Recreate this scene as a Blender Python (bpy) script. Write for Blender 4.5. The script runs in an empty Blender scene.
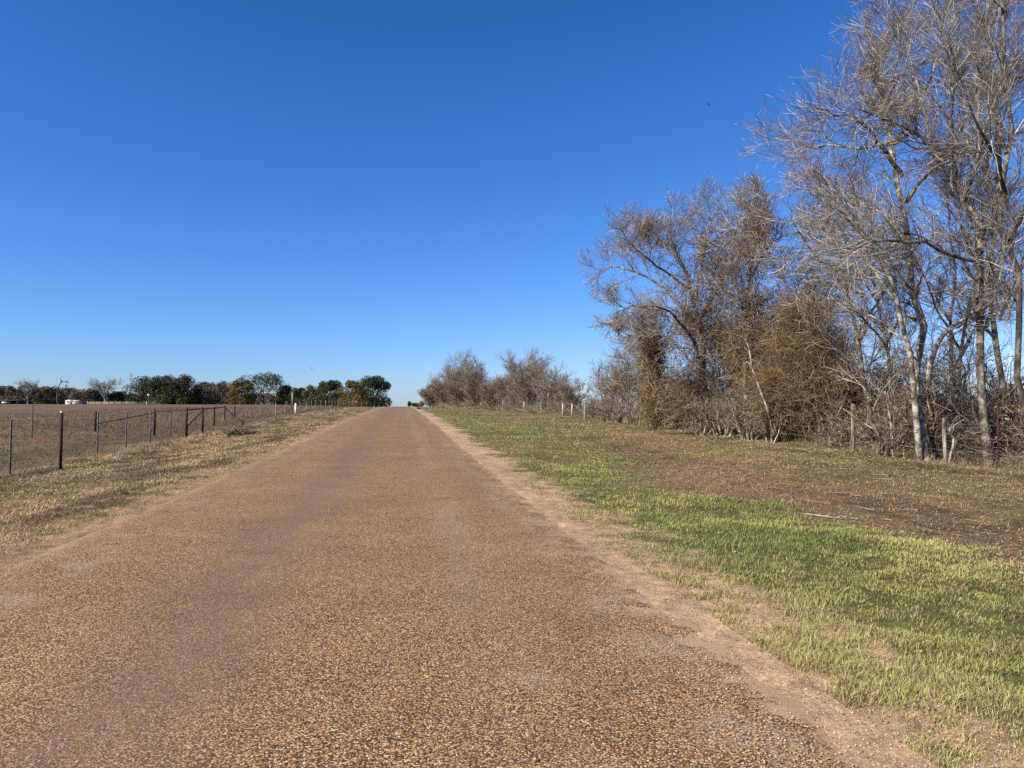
import bpy, math
import numpy as np
rng = np.random.default_rng(7)
S = bpy.context.scene
C = S.collection
R = math.radians

# ------------------------------------------------------------------ camera
YAW, PITCH, EYE, F = R(8.34), R(2.14), 1.6, 750.0
cam = bpy.data.cameras.new('camera')
cam.lens = 26.37; cam.sensor_width = 36; cam.clip_end = 12000; cam.clip_start = .1
co = bpy.data.objects.new('camera', cam); C.objects.link(co); S.camera = co
co.location = (0, 0, EYE); co.rotation_euler = (math.pi/2 + PITCH, 0, -YAW)

# ------------------------------------------------------------------ terrain shape
def ss(a, b, x):
    t = np.clip((np.asarray(x, float) - a) / (b - a), 0, 1); return t*t*(3 - 2*t)
_ry = [-200, 0, 10, 25, 42, 78, 130, 200, 230, 300, 500, 900, 5000]
_rz = [-1.2, 0, .08, .35, .76, 1.44, 2.3, 3.0, 3.02, 2.3, -2, -6, -8]
_ly = [-200, 0, 20, 40, 100, 200, 300, 400, 700, 5000]
_lz = [-.6, 0, .1, .45, 1.8, 3.42, 4.5, 4.9, 3, 0]
_gy = [-200, 0, 50, 120, 300, 600, 5000]
_gz = [-.4, 0, .45, .9, 1.1, .6, 0]
_ty = np.linspace(-200, 5000, 10401)
def _sm(ys, zs, w):
    z = np.interp(_ty, ys, zs)
    k = np.ones(w)/w
    return np.convolve(np.pad(z, w, mode='edge'), k, 'same')[w:-w]
_PR, _PL, _PG = _sm(_ry, _rz, 25), _sm(_ly, _lz, 25), _sm(_gy, _gz, 41)
def PR(y): return np.interp(y, _ty, _PR)
_perm = rng.random((256, 256))
def vn(x, y, s, ox=0.0):
    x = np.asarray(x, float)/s + 17.3 + ox; y = np.asarray(y, float)/s + 41.7 + ox*1.7
    xi = np.floor(x).astype(int); yi = np.floor(y).astype(int); fx = x - xi; fy = y - yi
    fx = fx*fx*(3 - 2*fx); fy = fy*fy*(3 - 2*fy)
    g = lambda a, b: _perm[a % 256, b % 256]
    return (g(xi, yi)*(1-fx) + g(xi+1, yi)*fx)*(1-fy) + (g(xi, yi+1)*(1-fx) + g(xi+1, yi+1)*fx)*fy
def fbm(x, y, s, n=4, ox=0.0):
    t = 0; a = .5; tot = 0
    for i in range(n): t = t + a*vn(x, y, s, ox + 7.1*i); tot += a; s *= .5; a *= .55
    return t/tot
ROAD_L, ROAD_R = -3.8, 2.07
def off_road(x):
    return ss(ROAD_R - .32, ROAD_R + .06, x) + 1 - ss(ROAD_L - .06, ROAD_L + .32, x)
def H(x, y):
    x = np.asarray(x, float); y = np.asarray(y, float)
    pr, pl, pg = np.interp(y, _ty, _PR), np.interp(y, _ty, _PL), np.interp(y, _ty, _PG)
    wl = 1 - ss(-45, -9, x); wr = ss(17, 60, x)
    z = pr*(1 - wl)*(1 - wr) + pl*wl + pg*wr
    o = off_road(x)
    z = z - .035*(1 - o)
    z = z - .16*np.exp(-((x - 8.2)/2.4)**2) - .08*np.exp(-((x + 7.2)/1.8)**2) - .24*np.exp(-((x + 10.5)/3.2)**2)*(1 - ss(45, 80, y))
    z = z + o*((fbm(x, y, 3.0, 3) - .5)*.16*ss(2.2, 5, np.abs(x + .9) - 2.9 + 2) + (vn(x, y, .35, 3) - .5)*.03 + (fbm(x, y, .9, 3, 15) - .5)*.07*ss(4.5, 6.5, np.abs(x)))
    far = ss(500, 1500, np.hypot(x, y))
    z = z*(1 - far) + far*(0.0 + 1.0*(fbm(x, y, 900, 2) - .5))
    return z

# pixel column + forward distance -> place on the ground (used to lay the survey of the photo out in metres)
def GP(px, d):
    a = (px - 512)/F
    x = d*(a*math.cos(YAW) + math.sin(YAW)); y = d*(math.cos(YAW) - a*math.sin(YAW))
    return x, y
def P3(px, py, d):
    x, y = GP(px, d); return np.array((x, y, EYE - (py - 412)/F*d))
def G3(px, d):
    x, y = GP(px, d); return np.array((x, y, float(H(x, y))))

# ------------------------------------------------------------------ mesh helpers
def tag(o, label=None, cat=None, group=None, kind=None):
    for k, v in (('label', label), ('category', cat), ('group', group), ('kind', kind)):
        if v: o[k] = v
    return o
def mesh_obj(name, V, Fc, mat, parent=None, smooth=False, cols=None, nside=4):
    V = np.asarray(V, np.float32).reshape(-1, 3); Fc = np.asarray(Fc, np.int32)
    if parent is not None: V = V - np.array(parent.location, np.float32)
    me = bpy.data.meshes.new(name)
    me.vertices.add(len(V)); me.vertices.foreach_set('co', V.ravel())
    ns = Fc.shape[1]; nf = len(Fc)
    me.loops.add(nf*ns); me.loops.foreach_set('vertex_index', Fc.ravel())
    me.polygons.add(nf); me.polygons.foreach_set('loop_start', np.arange(0, nf*ns, ns, dtype=np.int32))
    me.polygons.foreach_set('loop_total', np.full(nf, ns, np.int32))
    if smooth: me.polygons.foreach_set('use_smooth', np.ones(nf, bool))
    me.update(calc_edges=True)
    if cols is not None:
        a = me.color_attributes.new('tint', 'FLOAT_COLOR', 'POINT')
        cc = np.ones((len(V), 4), np.float32); cc[:, :3] = cols
        a.data.foreach_set('color', cc.ravel())
    if mat: me.materials.append(mat)
    o = bpy.data.objects.new(name, me); C.objects.link(o)
    if parent is not None: o.parent = parent
    return o
def empty(name, loc, label, cat, group=None):
    o = bpy.data.objects.new(name, None); C.objects.link(o); o.location = tuple(float(v) for v in loc)
    o.empty_display_size = .3
    return tag(o, label, cat, group)

class Acc:      # collects quad shells
    def __init__(s): s.v = []; s.f = []; s.n = 0
    def add(s, V, Fq):
        s.v.append(np.asarray(V).reshape(-1, 3)); s.f.append(np.asarray(Fq) + s.n); s.n += len(s.v[-1])
    def get(s): return np.concatenate(s.v), np.concatenate(s.f)
def norm(v): return v/np.maximum(np.linalg.norm(v, axis=-1, keepdims=True), 1e-9)
def tubes(P, r, sides=4, acc=None, lump=0.0):
    """P (N,K,3) polylines, r (N,K) radii -> quad shells, ends pinched shut"""
    P = np.asarray(P, float); r = np.asarray(r, float)
    N, K, _ = P.shape
    T = np.gradient(P, axis=1) if K > 1 else P; T = norm(T)
    ref = np.where(np.abs(T[:, :1, 2:3]) > .85, np.array([[[1., 0, 0]]]), np.array([[[0, 0, 1.]]]))
    U = norm(np.cross(T, np.broadcast_to(ref, T.shape))); W = np.cross(T, U)
    a = np.arange(sides)*2*np.pi/sides
    rr = r[:, :, None]*np.ones(sides)
    if lump: rr = rr*(1 + lump*(rng.random(rr.shape) - .5))
    V = P[:, :, None, :] + rr[..., None]*(np.cos(a)[None, None, :, None]*U[:, :, None, :] + np.sin(a)[None, None, :, None]*W[:, :, None, :])
    idx = np.arange(N*K*sides).reshape(N, K, sides)
    nx = np.roll(idx, -1, axis=2)
    q = np.stack([idx[:, :-1], nx[:, :-1], nx[:, 1:], idx[:, 1:]], -1).reshape(-1, 4)
    if acc is not None: acc.add(V, q)
    return V.reshape(-1, 3), q
def box(acc, x0, x1, y0, y1, z0, z1):
    V = [(x, y, z) for z in (z0, z1) for x, y in ((x0, y0), (x1, y0), (x1, y1), (x0, y1))]
    acc.add(V, [(0, 3, 2, 1), (4, 5, 6, 7), (0, 1, 5, 4), (1, 2, 6, 5), (2, 3, 7, 6), (3, 0, 4, 7)])
def spline(pts, K):
    p = np.asarray(pts, float)
    if len(p) == 2: p = np.array([p[0], p[0]*.67 + p[1]*.33, p[0]*.33 + p[1]*.67, p[1]])
    q = np.vstack([2*p[0] - p[1], p, 2*p[-1] - p[-2]])
    out = []
    for t in np.linspace(0, len(p) - 1 - 1e-6, K):
        i = int(t); f = t - i; a, b, c, d = q[i:i+4]
        out.append(.5*((2*b) + (c - a)*f + (2*a - 5*b + 4*c - d)*f*f + (3*b - a - 3*c + d)*f**3))
    return np.array(out)

# ------------------------------------------------------------------ materials
def newmat(name):
    m = bpy.data.materials.new(name); m.use_nodes = True; nt = m.node_tree
    b = nt.nodes['Principled BSDF']; b.inputs['Roughness'].default_value = .85
    b.inputs['Specular IOR Level'].default_value = .25
    return m, nt, b
def N(nt, typ, **kw):
    n = nt.nodes.new(typ)
    for k, v in kw.items():
        if hasattr(n, k): setattr(n, k, v)
        else: n.inputs[k].default_value = v
    return n
def ramp(nt, stops, interp='LINEAR'):
    n = nt.nodes.new('ShaderNodeValToRGB'); n.color_ramp.interpolation = interp
    while len(n.color_ramp.elements) < len(stops): n.color_ramp.elements.new(.5)
    for e, (p, c) in zip(n.color_ramp.elements, stops): e.position = p; e.color = (*c, 1)
    return n
def mixc(nt, fac, a, b, mode='MIX'):
    n = nt.nodes.new('ShaderNodeMix'); n.data_type = 'RGBA'; n.blend_type = mode
    for s, v in ((0, fac), (6, a), (7, b)):
        if hasattr(v, 'is_linked') or isinstance(v, bpy.types.NodeSocket): nt.links.new(v, n.inputs[s])
        else: n.inputs[s].default_value = v if s == 0 else (*v, 1)
    return n.outputs[2]
def noise(nt, scale, detail=4, rough=.6, vec=None):
    n = N(nt, 'ShaderNodeTexNoise'); n.inputs['Scale'].default_value = scale
    n.inputs['Detail'].default_value = detail; n.inputs['Roughness'].default_value = rough
    if vec: nt.links.new(vec, n.inputs['Vector'])
    return n
def objco(nt): return N(nt, 'ShaderNodeTexCoord').outputs['Object']
def maprange(nt, v, a, b, c=0., d=1.):
    n = N(nt, 'ShaderNodeMapRange'); nt.links.new(v, n.inputs[0])
    for i, x in zip((1, 2, 3, 4), (a, b, c, d)): n.inputs[i].default_value = x
    return n.outputs[0]

def m_bark(name, c1, c2, c3, scale=6, stretch=.35, bump=.4):
    m, nt, b = newmat(name); oc = objco(nt)
    mp = N(nt, 'ShaderNodeMapping'); mp.inputs['Scale'].default_value = (1, 1, stretch); nt.links.new(oc, mp.inputs[0])
    n1 = noise(nt, scale, 5, .65, mp.outputs[0]); n2 = noise(nt, scale*5, 4, .7, mp.outputs[0])
    r = ramp(nt, [(.40, c1), (.5, c2), (.60, c3)]); nt.links.new(n1.outputs[0], r.inputs[0])
    c = mixc(nt, maprange(nt, n2.outputs[0], .35, .7, 0, .5), r.outputs[0], c1)
    nt.links.new(c, b.inputs['Base Color'])
    bp = N(nt, 'ShaderNodeBump'); bp.inputs['Strength'].default_value = bump; bp.inputs['Distance'].default_value = .02
    nt.links.new(n2.outputs[0], bp.inputs['Height']); nt.links.new(bp.outputs[0], b.inputs['Normal'])
    return m
def m_rand(name, stops, rough=.8, trans=0., big=None):
    """per-piece colour from a ramp, optional larger noise"""
    m, nt, b = newmat(name); g = N(nt, 'ShaderNodeNewGeometry')
    r = ramp(nt, stops); v = g.outputs['Random Per Island']
    if big:
        n = noise(nt, big, 2, .5, objco(nt)); mm = N(nt, 'ShaderNodeMath', operation='MULTIPLY_ADD')
        nt.links.new(v, mm.inputs[0]); mm.inputs[1].default_value = .45
        nt.links.new(maprange(nt, n.outputs[0], .3, .7, 0, .55), mm.inputs[2]); v = mm.outputs[0]
    nt.links.new(v, r.inputs[0]); nt.links.new(r.outputs[0], b.inputs['Base Color'])
    b.inputs['Roughness'].default_value = rough
    if trans:
        t = N(nt, 'ShaderNodeBsdfTranslucent'); nt.links.new(r.outputs[0], t.inputs[0])
        mx = N(nt, 'ShaderNodeMixShader'); mx.inputs[0].default_value = trans
        nt.links.new(b.outputs[0], mx.inputs[1]); nt.links.new(t.outputs[0], mx.inputs[2])
        nt.links.new(mx.outputs[0], nt.nodes['Material Output'].inputs[0])
    return m
def m_tint(name, trans=.25):
    m, nt, b = newmat(name); a = N(nt, 'ShaderNodeAttribute'); a.attribute_name = 'tint'
    nt.links.new(a.outputs['Color'], b.inputs['Base Color']); b.inputs['Roughness'].default_value = .7
    if trans:
        t = N(nt, 'ShaderNodeBsdfTranslucent'); nt.links.new(a.outputs['Color'], t.inputs[0])
        mx = N(nt, 'ShaderNodeMixShader'); mx.inputs[0].default_value = trans
        nt.links.new(b.outputs[0], mx.inputs[1]); nt.links.new(t.outputs[0], mx.inputs[2])
        nt.links.new(mx.outputs[0], nt.nodes['Material Output'].inputs[0])
    return m
M = {}
M['bark_pale'] = m_bark('pale_bark', (.06, .048, .038), (.23, .20, .165), (.56, .52, .46), 4.2, .9)
M['bark_mid'] = m_bark('grey_bark', (.045, .036, .028), (.13, .108, .088), (.34, .30, .25), 4.2, .8)
M['bark_dark'] = m_bark('dark_bark', (.03, .024, .02), (.075, .06, .05), (.20, .17, .14), 3.5, .7)
M['twig'] = m_rand('twig', [(0, (.038, .03, .025)), (.5, (.145, .12, .098)), (.8, (.33, .285, .24)), (1, (.64, .59, .52))])
M['twig_far'] = m_rand('far_twig', [(0, (.07, .052, .038)), (.5, (.175, .138, .103)), (1, (.38, .32, .26))])
M['vine'] = m_rand('dry_vine', [(0, (.055, .036, .022)), (.5, (.155, .105, .058)), (1, (.34, .245, .145))])
M['cane'] = m_rand('bare_cane', [(0, (.04, .029, .02)), (.5, (.125, .092, .062)), (.85, (.30, .24, .175)), (1, (.50, .44, .36))])
M['brush'] = m_rand('dry_brush', [(0, (.05, .036, .024)), (.5, (.15, .112, .074)), (1, (.38, .31, .225))])
M['leaf_brown'] = m_rand('dead_leaf', [(0, (.07, .05, .03)), (.5, (.20, .14, .085)), (1, (.42, .34, .24))])
M['leaf_olive'] = m_rand('olive_leaf', [(0, (.045, .045, .018)), (.6, (.10, .095, .04)), (1, (.19, .16, .07))])
M['oak_leaf'] = m_rand('oak_leaf', [(0, (.016, .019, .007)), (.55, (.040, .044, .016)), (1, (.095, .098, .042))], big=.35)
M['oak_grey'] = m_rand('grey_green_leaf', [(0, (.032, .034, .018)), (.55, (.075, .075, .038)), (1, (.15, .14, .085))], big=.35)
M['oak_gold'] = m_rand('golden_leaf', [(0, (.045, .040, .012)), (.55, (.125, .095, .028)), (1, (.20, .14, .045))], big=.3)  # yellow-green tree's own colour; on the crest oak it paints sunlight
M['scrub'] = m_rand('scrub_leaf', [(0, (.045, .040, .031)), (.55, (.100, .088, .068)), (1, (.19, .17, .14))], big=.35)
M['rust'] = m_bark('rusty_pipe', (.02, .010, .008), (.042, .019, .014), (.07, .031, .021), 14, .5, .2)
M['tpost'] = m_bark('weathered_steel', (.07, .068, .062), (.16, .155, .145), (.26, .25, .235), 20, .5, .1)
M['wire'] = m_bark('fence_wire', (.10, .09, .085), (.18, .165, .155), (.25, .24, .23), 9, 1, 0)
M['cedar'] = m_bark('weathered_wood', (.09, .072, .055), (.28, .24, .195), (.52, .47, .40), 9, .12, .4)
M['white'] = m_bark('white_plastic', (.6, .6, .57), (.75, .75, .72), (.82, .82, .8), 5, 1, 0)
M['pale_wall'] = m_bark('pale_metal_wall', (.55, .52, .46), (.70, .67, .60), (.78, .76, .70), .8, 1, 0)
M['tan_roof'] = m_bark('tan_roof', (.30, .24, .19), (.42, .35, .29), (.52, .45, .38), .9, 1, 0)
M['dark_metal'] = m_bark('dark_metal', (.02, .02, .022), (.04, .04, .042), (.07, .07, .07), 2, 1, 0)
M['feather'] = m_bark('dark_feather', (.015, .014, .013), (.03, .028, .026), (.05, .045, .04), 30, 1, 0)
M['grass'] = m_tint('grass_blade', .3)
M['litter'] = m_tint('litter', .1)
M['pebble'] = m_rand('pebble', [(0, (.09, .075, .065)), (.3, (.28, .18, .11)), (.6, (.42, .30, .20)), (.9, (.46, .36, .27)), (1, (.55, .48, .40))])

# ------------------------------------------------------------------ ground colours (of the things themselves)
_by = [0, 6, 8.5, 10.8, 12.9, 15, 18, 29, 60, 400]
_bx = [5.9, 6.0, 6.2, 5.9, 5.2, 4.3, 5.3, 7.6, 8.8, 8.0]
def masks(x, y):
    n1 = fbm(x, y, 1.6, 4, 1); n2 = fbm(x, y, .5, 3, 2); n3 = fbm(x, y, 5.0, 3, 5)
    sand_r = (1 - ss(2.66, 3.3, x - .22*(1 - ss(3.5, 8, y)) - (n2 - .5)*1.3 - (n1 - .5)*.9))*(x > 0)
    sand_l = ss(-4.75, -4.25, x - (n2 - .5)*1.2 - (n1 - .5)*1.2)*(x < 0)
    sand = np.clip(sand_r + sand_l, 0, 1)
    b = np.interp(y, _by, _bx)
    g = (1 - ss(b - 1.1, b + 1.1, x - (n1 - .5)*2.6 - (n2 - .5)*1.6))*(x > 0)
    gfar = g*(1 - .62*ss(10, 32, y)*(.6 + .8*ss(.4, .6, n3)))
    patch = ss(.48, .62, n3*.5 + n1*.3 + n2*.2)
    g = np.clip(gfar + patch*.35*(x > 9)*(x < 15)*ss(10, 24, y) , 0, 1)
    dirt = ss(b - .9, b + .8, x + (n1 - .5)*1.2)*(1 - ss(8.0, 11.5, x + (n1 - .5)*3 + (n2 - .5)*2))*(1 - .5*ss(18, 40, y))*ss(.3, .5, .5*n1 + .5*n2 + .08)
    lg = ss(.49, .60, n3*.25 + n1*.45 + n2*.3)*(x < 0)*(x > -9.5)
    return sand, g, dirt, lg, n1, n2, n3
def lerp(a, b, t): return a*(1 - t[..., None]) + b*t[..., None]
def ground_col(x, y):
    sand, g, dirt, lg, n1, n2, n3 = masks(x, y)
    sh = x.shape
    A = lambda *c: np.broadcast_to(np.array(c), sh + (3,))
    thatch = lerp(A(.11, .08, .048), A(.27, .19, .11), ss(.35, .65, n1))
    col = thatch
    # right verge: leaf litter and olive stubble, then bare brown soil
    r = lerp(A(.125, .10, .055), A(.19, .145, .085), n2)
    col = lerp(col, r, (x > 0).astype(float))
    col = lerp(col, lerp(A(.13, .088, .055), A(.185, .13, .082), n1), dirt*.9)
    col = lerp(col, A(.072, .050, .034), ss(.52, .66, .6*fbm(x, y, 2.2, 3, 61) + .4*n2)*(x > 4)*.75)
    col = lerp(col, lerp(A(.07, .085, .028), A(.12, .12, .045), n2), g)
    col = lerp(col, A(.10, .10, .045), lg*.55)
    # pasture on the left beyond the fence
    f = 1 - ss(-12, -9.5, x)
    band = fbm(x*.15, y, 9, 3, 9)
    p = lerp(A(.095, .062, .042), A(.15, .104, .066), band)
    p = lerp(p, A(.125, .115, .05), ss(.38, .58, fbm(x*.3, y, 7, 3, 12))*(1 - ss(34, 70, y))*.9)
    p = lerp(p, A(.13, .085, .06), ss(60, 120, y)*.7)
    p = lerp(p, A(.075, .06, .042), (1 - ss(0, 2.2, np.abs(x + 11.5 + (n1 - .5))))*.6)
    col = lerp(col, p, f)
    fr = ss(17, 24, x)
    col = lerp(col, lerp(A(.12, .095, .055), A(.17, .13, .08), n3), fr)
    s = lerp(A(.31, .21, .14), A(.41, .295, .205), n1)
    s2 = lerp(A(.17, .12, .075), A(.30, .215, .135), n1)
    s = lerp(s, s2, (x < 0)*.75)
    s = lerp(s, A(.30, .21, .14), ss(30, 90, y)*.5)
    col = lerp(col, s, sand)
    return np.clip(col, 0, 1)

# ------------------------------------------------------------------ ground sheet
def steps(a, b, f):
    out = [a]
    while out[-1] < b: out.append(out[-1] + f(out[-1]))
    return out
ys = np.array(steps(-40, 5000, lambda y: 2 if y < -2 else .25 if y < 1.8 else max(.06, .0065*y) if y < 60 else .025*y))
xp = steps(2.0, 5000, lambda x: .07 if x < 8 else .12 if x < 16 else .06*x)
xn = steps(3.7, 5000, lambda x: .08 if x < 10 else .2 if x < 16 else .05*x)
xs = np.concatenate([-np.array(xn[::-1]), np.linspace(-3.6, 1.93, 24), np.array(xp)])
X, Y = np.meshgrid(xs, ys)
def grid_faces(ny, nx):
    i = np.arange(ny*nx).reshape(ny, nx)
    return np.stack([i[:-1, :-1], i[:-1, 1:], i[1:, 1:], i[1:, :-1]], -1).reshape(-1, 4)
m, nt, b = newmat('ground')
att = N(nt, 'ShaderNodeAttribute'); att.attribute_name = 'tint'; oc = objco(nt)
na = noise(nt, 38, 5, .75, oc); nb = noise(nt, 5, 5, .7, oc); nc = noise(nt, .22, 4, .6, oc)
mp = N(nt, 'ShaderNodeMapping'); mp.inputs['Scale'].default_value = (1, .35, 1); nt.links.new(oc, mp.inputs[0])
c = mixc(nt, 1.0, att.outputs['Color'], ramp(nt, [(.25, (.42, .42, .42)), (.5, (.95, .95, .95)), (.75, (1.7, 1.65, 1.55))]).outputs[0], 'MULTIPLY')
rp = [n for n in nt.nodes if n.type == 'VALTORGB'][-1]; nt.links.new(na.outputs[0], rp.inputs[0])
rb = ramp(nt, [(.3, (.52, .50, .47)), (.5, (1, 1, 1)), (.7, (1.5, 1.45, 1.35))]); nt.links.new(nb.outputs[0], rb.inputs[0])
c = mixc(nt, 1.0, c, rb.outputs[0], 'MULTIPLY')
rc = ramp(nt, [(.35, (.8, .85, .8)), (.65, (1.2, 1.15, 1.1))]); nt.links.new(nc.outputs[0], rc.inputs[0])
c = mixc(nt, 1.0, c, rc.outputs[0], 'MULTIPLY')
nt.links.new(c, b.inputs['Base Color']); b.inputs['Roughness'].default_value = .95; b.inputs['Specular IOR Level'].default_value = .1
bp = N(nt, 'ShaderNodeBump'); bp.inputs['Strength'].default_value = .7; bp.inputs['Distance'].default_value = .03
nt.links.new(na.outputs[0], bp.inputs['Height']); nt.links.new(bp.outputs[0], b.inputs['Normal'])
gr = mesh_obj('ground', np.stack([X, Y, H(X, Y)], -1), grid_faces(*X.shape), m, smooth=True, cols=ground_col(X, Y).reshape(-1, 3))
tag(gr, kind='structure')

# ------------------------------------------------------------------ road
ry = np.array(steps(-30, 420, lambda y: 1 if y < 1 else max(.12, .012*y)))
u = np.linspace(0, 1, 49)
el = ROAD_L - .27 + (fbm(ry, ry*0, .6, 3, 4) - .5)*.22; er = ROAD_R + .27 + (fbm(ry, ry*0 + 9, .6, 3, 6) - .5)*.22
RX = el[:, None]*(1 - u) + er[:, None]*u; RY = np.repeat(ry[:, None], 49, 1)
um = (u - .5)*2
RZ = PR(RY) + .012 + .035*(1 - um**2) - .066*ss(.83, 1.05, np.abs(um)) - .010*np.exp(-((RX + 1.45)/.35)**2) - .010*np.exp(-((RX - .55)/.35)**2)
m, nt, b = newmat('chip_seal'); oc = objco(nt)
wob = noise(nt, 60, 2, .5, oc)
wv = N(nt, 'ShaderNodeMix'); wv.data_type = 'VECTOR'; wv.inputs[0].default_value = .012
nt.links.new(oc, wv.inputs[4]); nt.links.new(wob.outputs['Color'], wv.inputs[5])
vo = N(nt, 'ShaderNodeTexVoronoi'); vo.inputs['Scale'].default_value = 102; nt.links.new(wv.outputs[1], vo.inputs['Vector'])
vo.inputs['Randomness'].default_value = 1
sep = N(nt, 'ShaderNodeSeparateColor'); nt.links.new(vo.outputs['Color'], sep.inputs[0])
st = ramp(nt, [(0, (.045, .033, .025)), (.18, (.135, .076, .041)), (.37, (.29, .152, .071)), (.58, (.42, .236, .112)), (.8, (.51, .318, .160)), (.93, (.56, .41, .25)), (1, (.74, .65, .52))])
nt.links.new(sep.outputs[0], st.inputs[0])
gap = maprange(nt, vo.outputs['Distance'], .40, .66, 0, 1)
sx = N(nt, 'ShaderNodeSeparateXYZ'); nt.links.new(oc, sx.inputs[0])
def tabs(expr_c, w):      # soft band around a lateral position
    a = N(nt, 'ShaderNodeMath', operation='SUBTRACT'); nt.links.new(sx.outputs[0], a.inputs[0]); a.inputs[1].default_value = expr_c
    ab = N(nt, 'ShaderNodeMath', operation='ABSOLUTE'); nt.links.new(a.outputs[0], ab.inputs[0])
    n = N(nt, 'ShaderNodeMapRange'); n.interpolation_type = 'SMOOTHSTEP'; nt.links.new(ab.outputs[0], n.inputs[0])
    for i, v in zip((1, 2, 3, 4), (0, w, 1, 0)): n.inputs[i].default_value = v
    return n.outputs[0]
def mul(a, bb):
    n = N(nt, 'ShaderNodeMath', operation='MULTIPLY')
    for i, v in enumerate((a, bb)):
        if isinstance(v, float): n.inputs[i].default_value = v
        else: nt.links.new(v, n.inputs[i])
    return n.outputs[0]
mp = N(nt, 'ShaderNodeMapping'); mp.inputs['Scale'].default_value = (1.3, .22, 1); nt.links.new(oc, mp.inputs[0])
nl = noise(nt, 1.6, 5, .65, mp.outputs[0]); nl2 = noise(nt, .7, 5, .7, oc); nl3 = noise(nt, 2.2, 5, .7, oc)
pit = noise(nt, 1.3, 3, .6, oc)
col = mixc(nt, gap, st.outputs[0], (.052, .037, .028))
# purple-brown polished wheel paths, greyer broken patches
purple = mixc(nt, .62, col, (.145, .100, .074))
col = mixc(nt, mul(tabs(-1.4, 1.0), maprange(nt, nl.outputs[0], .3, .6, .45, 1.)), col, purple)
greyc = mixc(nt, .4, col, (.25, .205, .165))
col = mixc(nt, mul(tabs(.62, .5), maprange(nt, nl.outputs[0], .42, .66, .05, .7)), col, greyc)
gy = mixc(nt, sep.outputs[1], (.07, .055, .045), (.50, .43, .35))
mask_e = mul(tabs(1.7, .5), maprange(nt, nl3.outputs[0], .46, .62, 0, .42))
col = mixc(nt, mask_e, col, gy)
mask_e = mul(tabs(-3.2, .6), maprange(nt, nl3.outputs[0], .48, .64, 0, .38))
col = mixc(nt, mask_e, col, gy)
nsf = noise(nt, 70, 4, .8, oc); rs = ramp(nt, [(.3, (.20, .135, .085)), (.5, (.37, .25, .16)), (.7, (.50, .37, .26))]); nt.links.new(nsf.outputs[0], rs.inputs[0]); sandc = rs.outputs[0]
# dusty sand drifted over the ragged edges
n9 = noise(nt, 2.6, 8, .8, oc)
dr = N(nt, 'ShaderNodeMath', operation='ADD'); nt.links.new(sx.outputs[0], dr.inputs[0]); dr.inputs[1].default_value = .865
da = N(nt, 'ShaderNodeMath', operation='ABSOLUTE'); nt.links.new(dr.outputs[0], da.inputs[0])
dd = N(nt, 'ShaderNodeMath', operation='ADD'); nt.links.new(da.outputs[0], dd.inputs[0]); nt.links.new(maprange(nt, n9.outputs[0], .3, .7, -.42, .42), dd.inputs[1])
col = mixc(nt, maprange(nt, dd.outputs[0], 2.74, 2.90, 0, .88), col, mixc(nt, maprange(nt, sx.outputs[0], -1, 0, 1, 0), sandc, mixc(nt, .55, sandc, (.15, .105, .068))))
col = mixc(nt, mul(tabs(.75, .55), maprange(nt, pit.outputs[0], .55, .7, 0, .35)), col, gy)
big = ramp(nt, [(.3, (.82, .81, .81)), (.7, (1.14, 1.12, 1.08))]); nt.links.new(nl2.outputs[0], big.inputs[0])
col = mixc(nt, 1.0, col, big.outputs[0], 'MULTIPLY')
nt.links.new(col, b.inputs['Base Color']); b.inputs['Roughness'].default_value = .9; b.inputs['Specular IOR Level'].default_value = .12
bp = N(nt, 'ShaderNodeBump'); bp.inputs['Strength'].default_value = .6; bp.inputs['Distance'].default_value = .004; bp.invert = True
nt.links.new(vo.outputs['Distance'], bp.inputs['Height']); nt.links.new(bp.outputs[0], b.inputs['Normal'])
rd = mesh_obj('road', np.stack([RX, RY, RZ], -1), grid_faces(*RX.shape), m, smooth=True)
tag(rd, kind='structure')

# ------------------------------------------------------------------ grass, litter, pebbles
def blades(n_, pos, hgt, wid, col0, col1, lean=.5, ns=3):
    """curved blade = two quads; root colour col0 -> tip colour col1"""
    x, y = pos; n = len(x); z = H(x, y)
    az = rng.random(n)*2*np.pi; ln = lean*(.3 + rng.random(n))
    d = np.stack([np.cos(az), np.sin(az), np.zeros(n)], -1); az2 = az + np.pi/2 + (rng.random(n) - .5)
    wv = np.stack([np.cos(az2), np.sin(az2), np.zeros(n)], -1)*wid[:, None]*.5
    base = np.stack([x, y, z - .005], -1); up = np.array([0, 0, 1.])
    mid = base + up*hgt[:, None]*.55 + d*(hgt*ln*.3)[:, None]
    tip = base + up*(hgt*(1 - .25*ln))[:, None] + d*(hgt*ln)[:, None]
    V = np.stack([base - wv, base + wv, mid - wv*.8, mid + wv*.8, tip - wv*.12, tip + wv*.12], 1)
    i = np.arange(n)[:, None]*6
    q = np.concatenate([i + np.array([[0, 1, 3, 2]]), i + np.array([[2, 3, 5, 4]])], 0)
    cc = np.stack([col0, col0, (col0 + col1)/2, (col0 + col1)/2, col1, col1], 1)
    return V.reshape(-1, 3), q, cc.reshape(-1, 3)
def sample(n, xr, y0, y1, power=1.35):
    """more samples near the camera"""
    u_ = rng.random(n); k = 1 - power
    y = (y0**k + u_*(y1**k - y0**k))**(1/k)
    x = xr[0] + rng.random(n)*(xr[1] - xr[0])
    return x, y
def pick(a, cols, n):
    cols = np.array(cols); t = rng.random(n)*(len(cols) - 1); i = t.astype(int); f = (t - i)[:, None]
    return cols[i]*(1 - f) + cols[i + 1]*f
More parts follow.
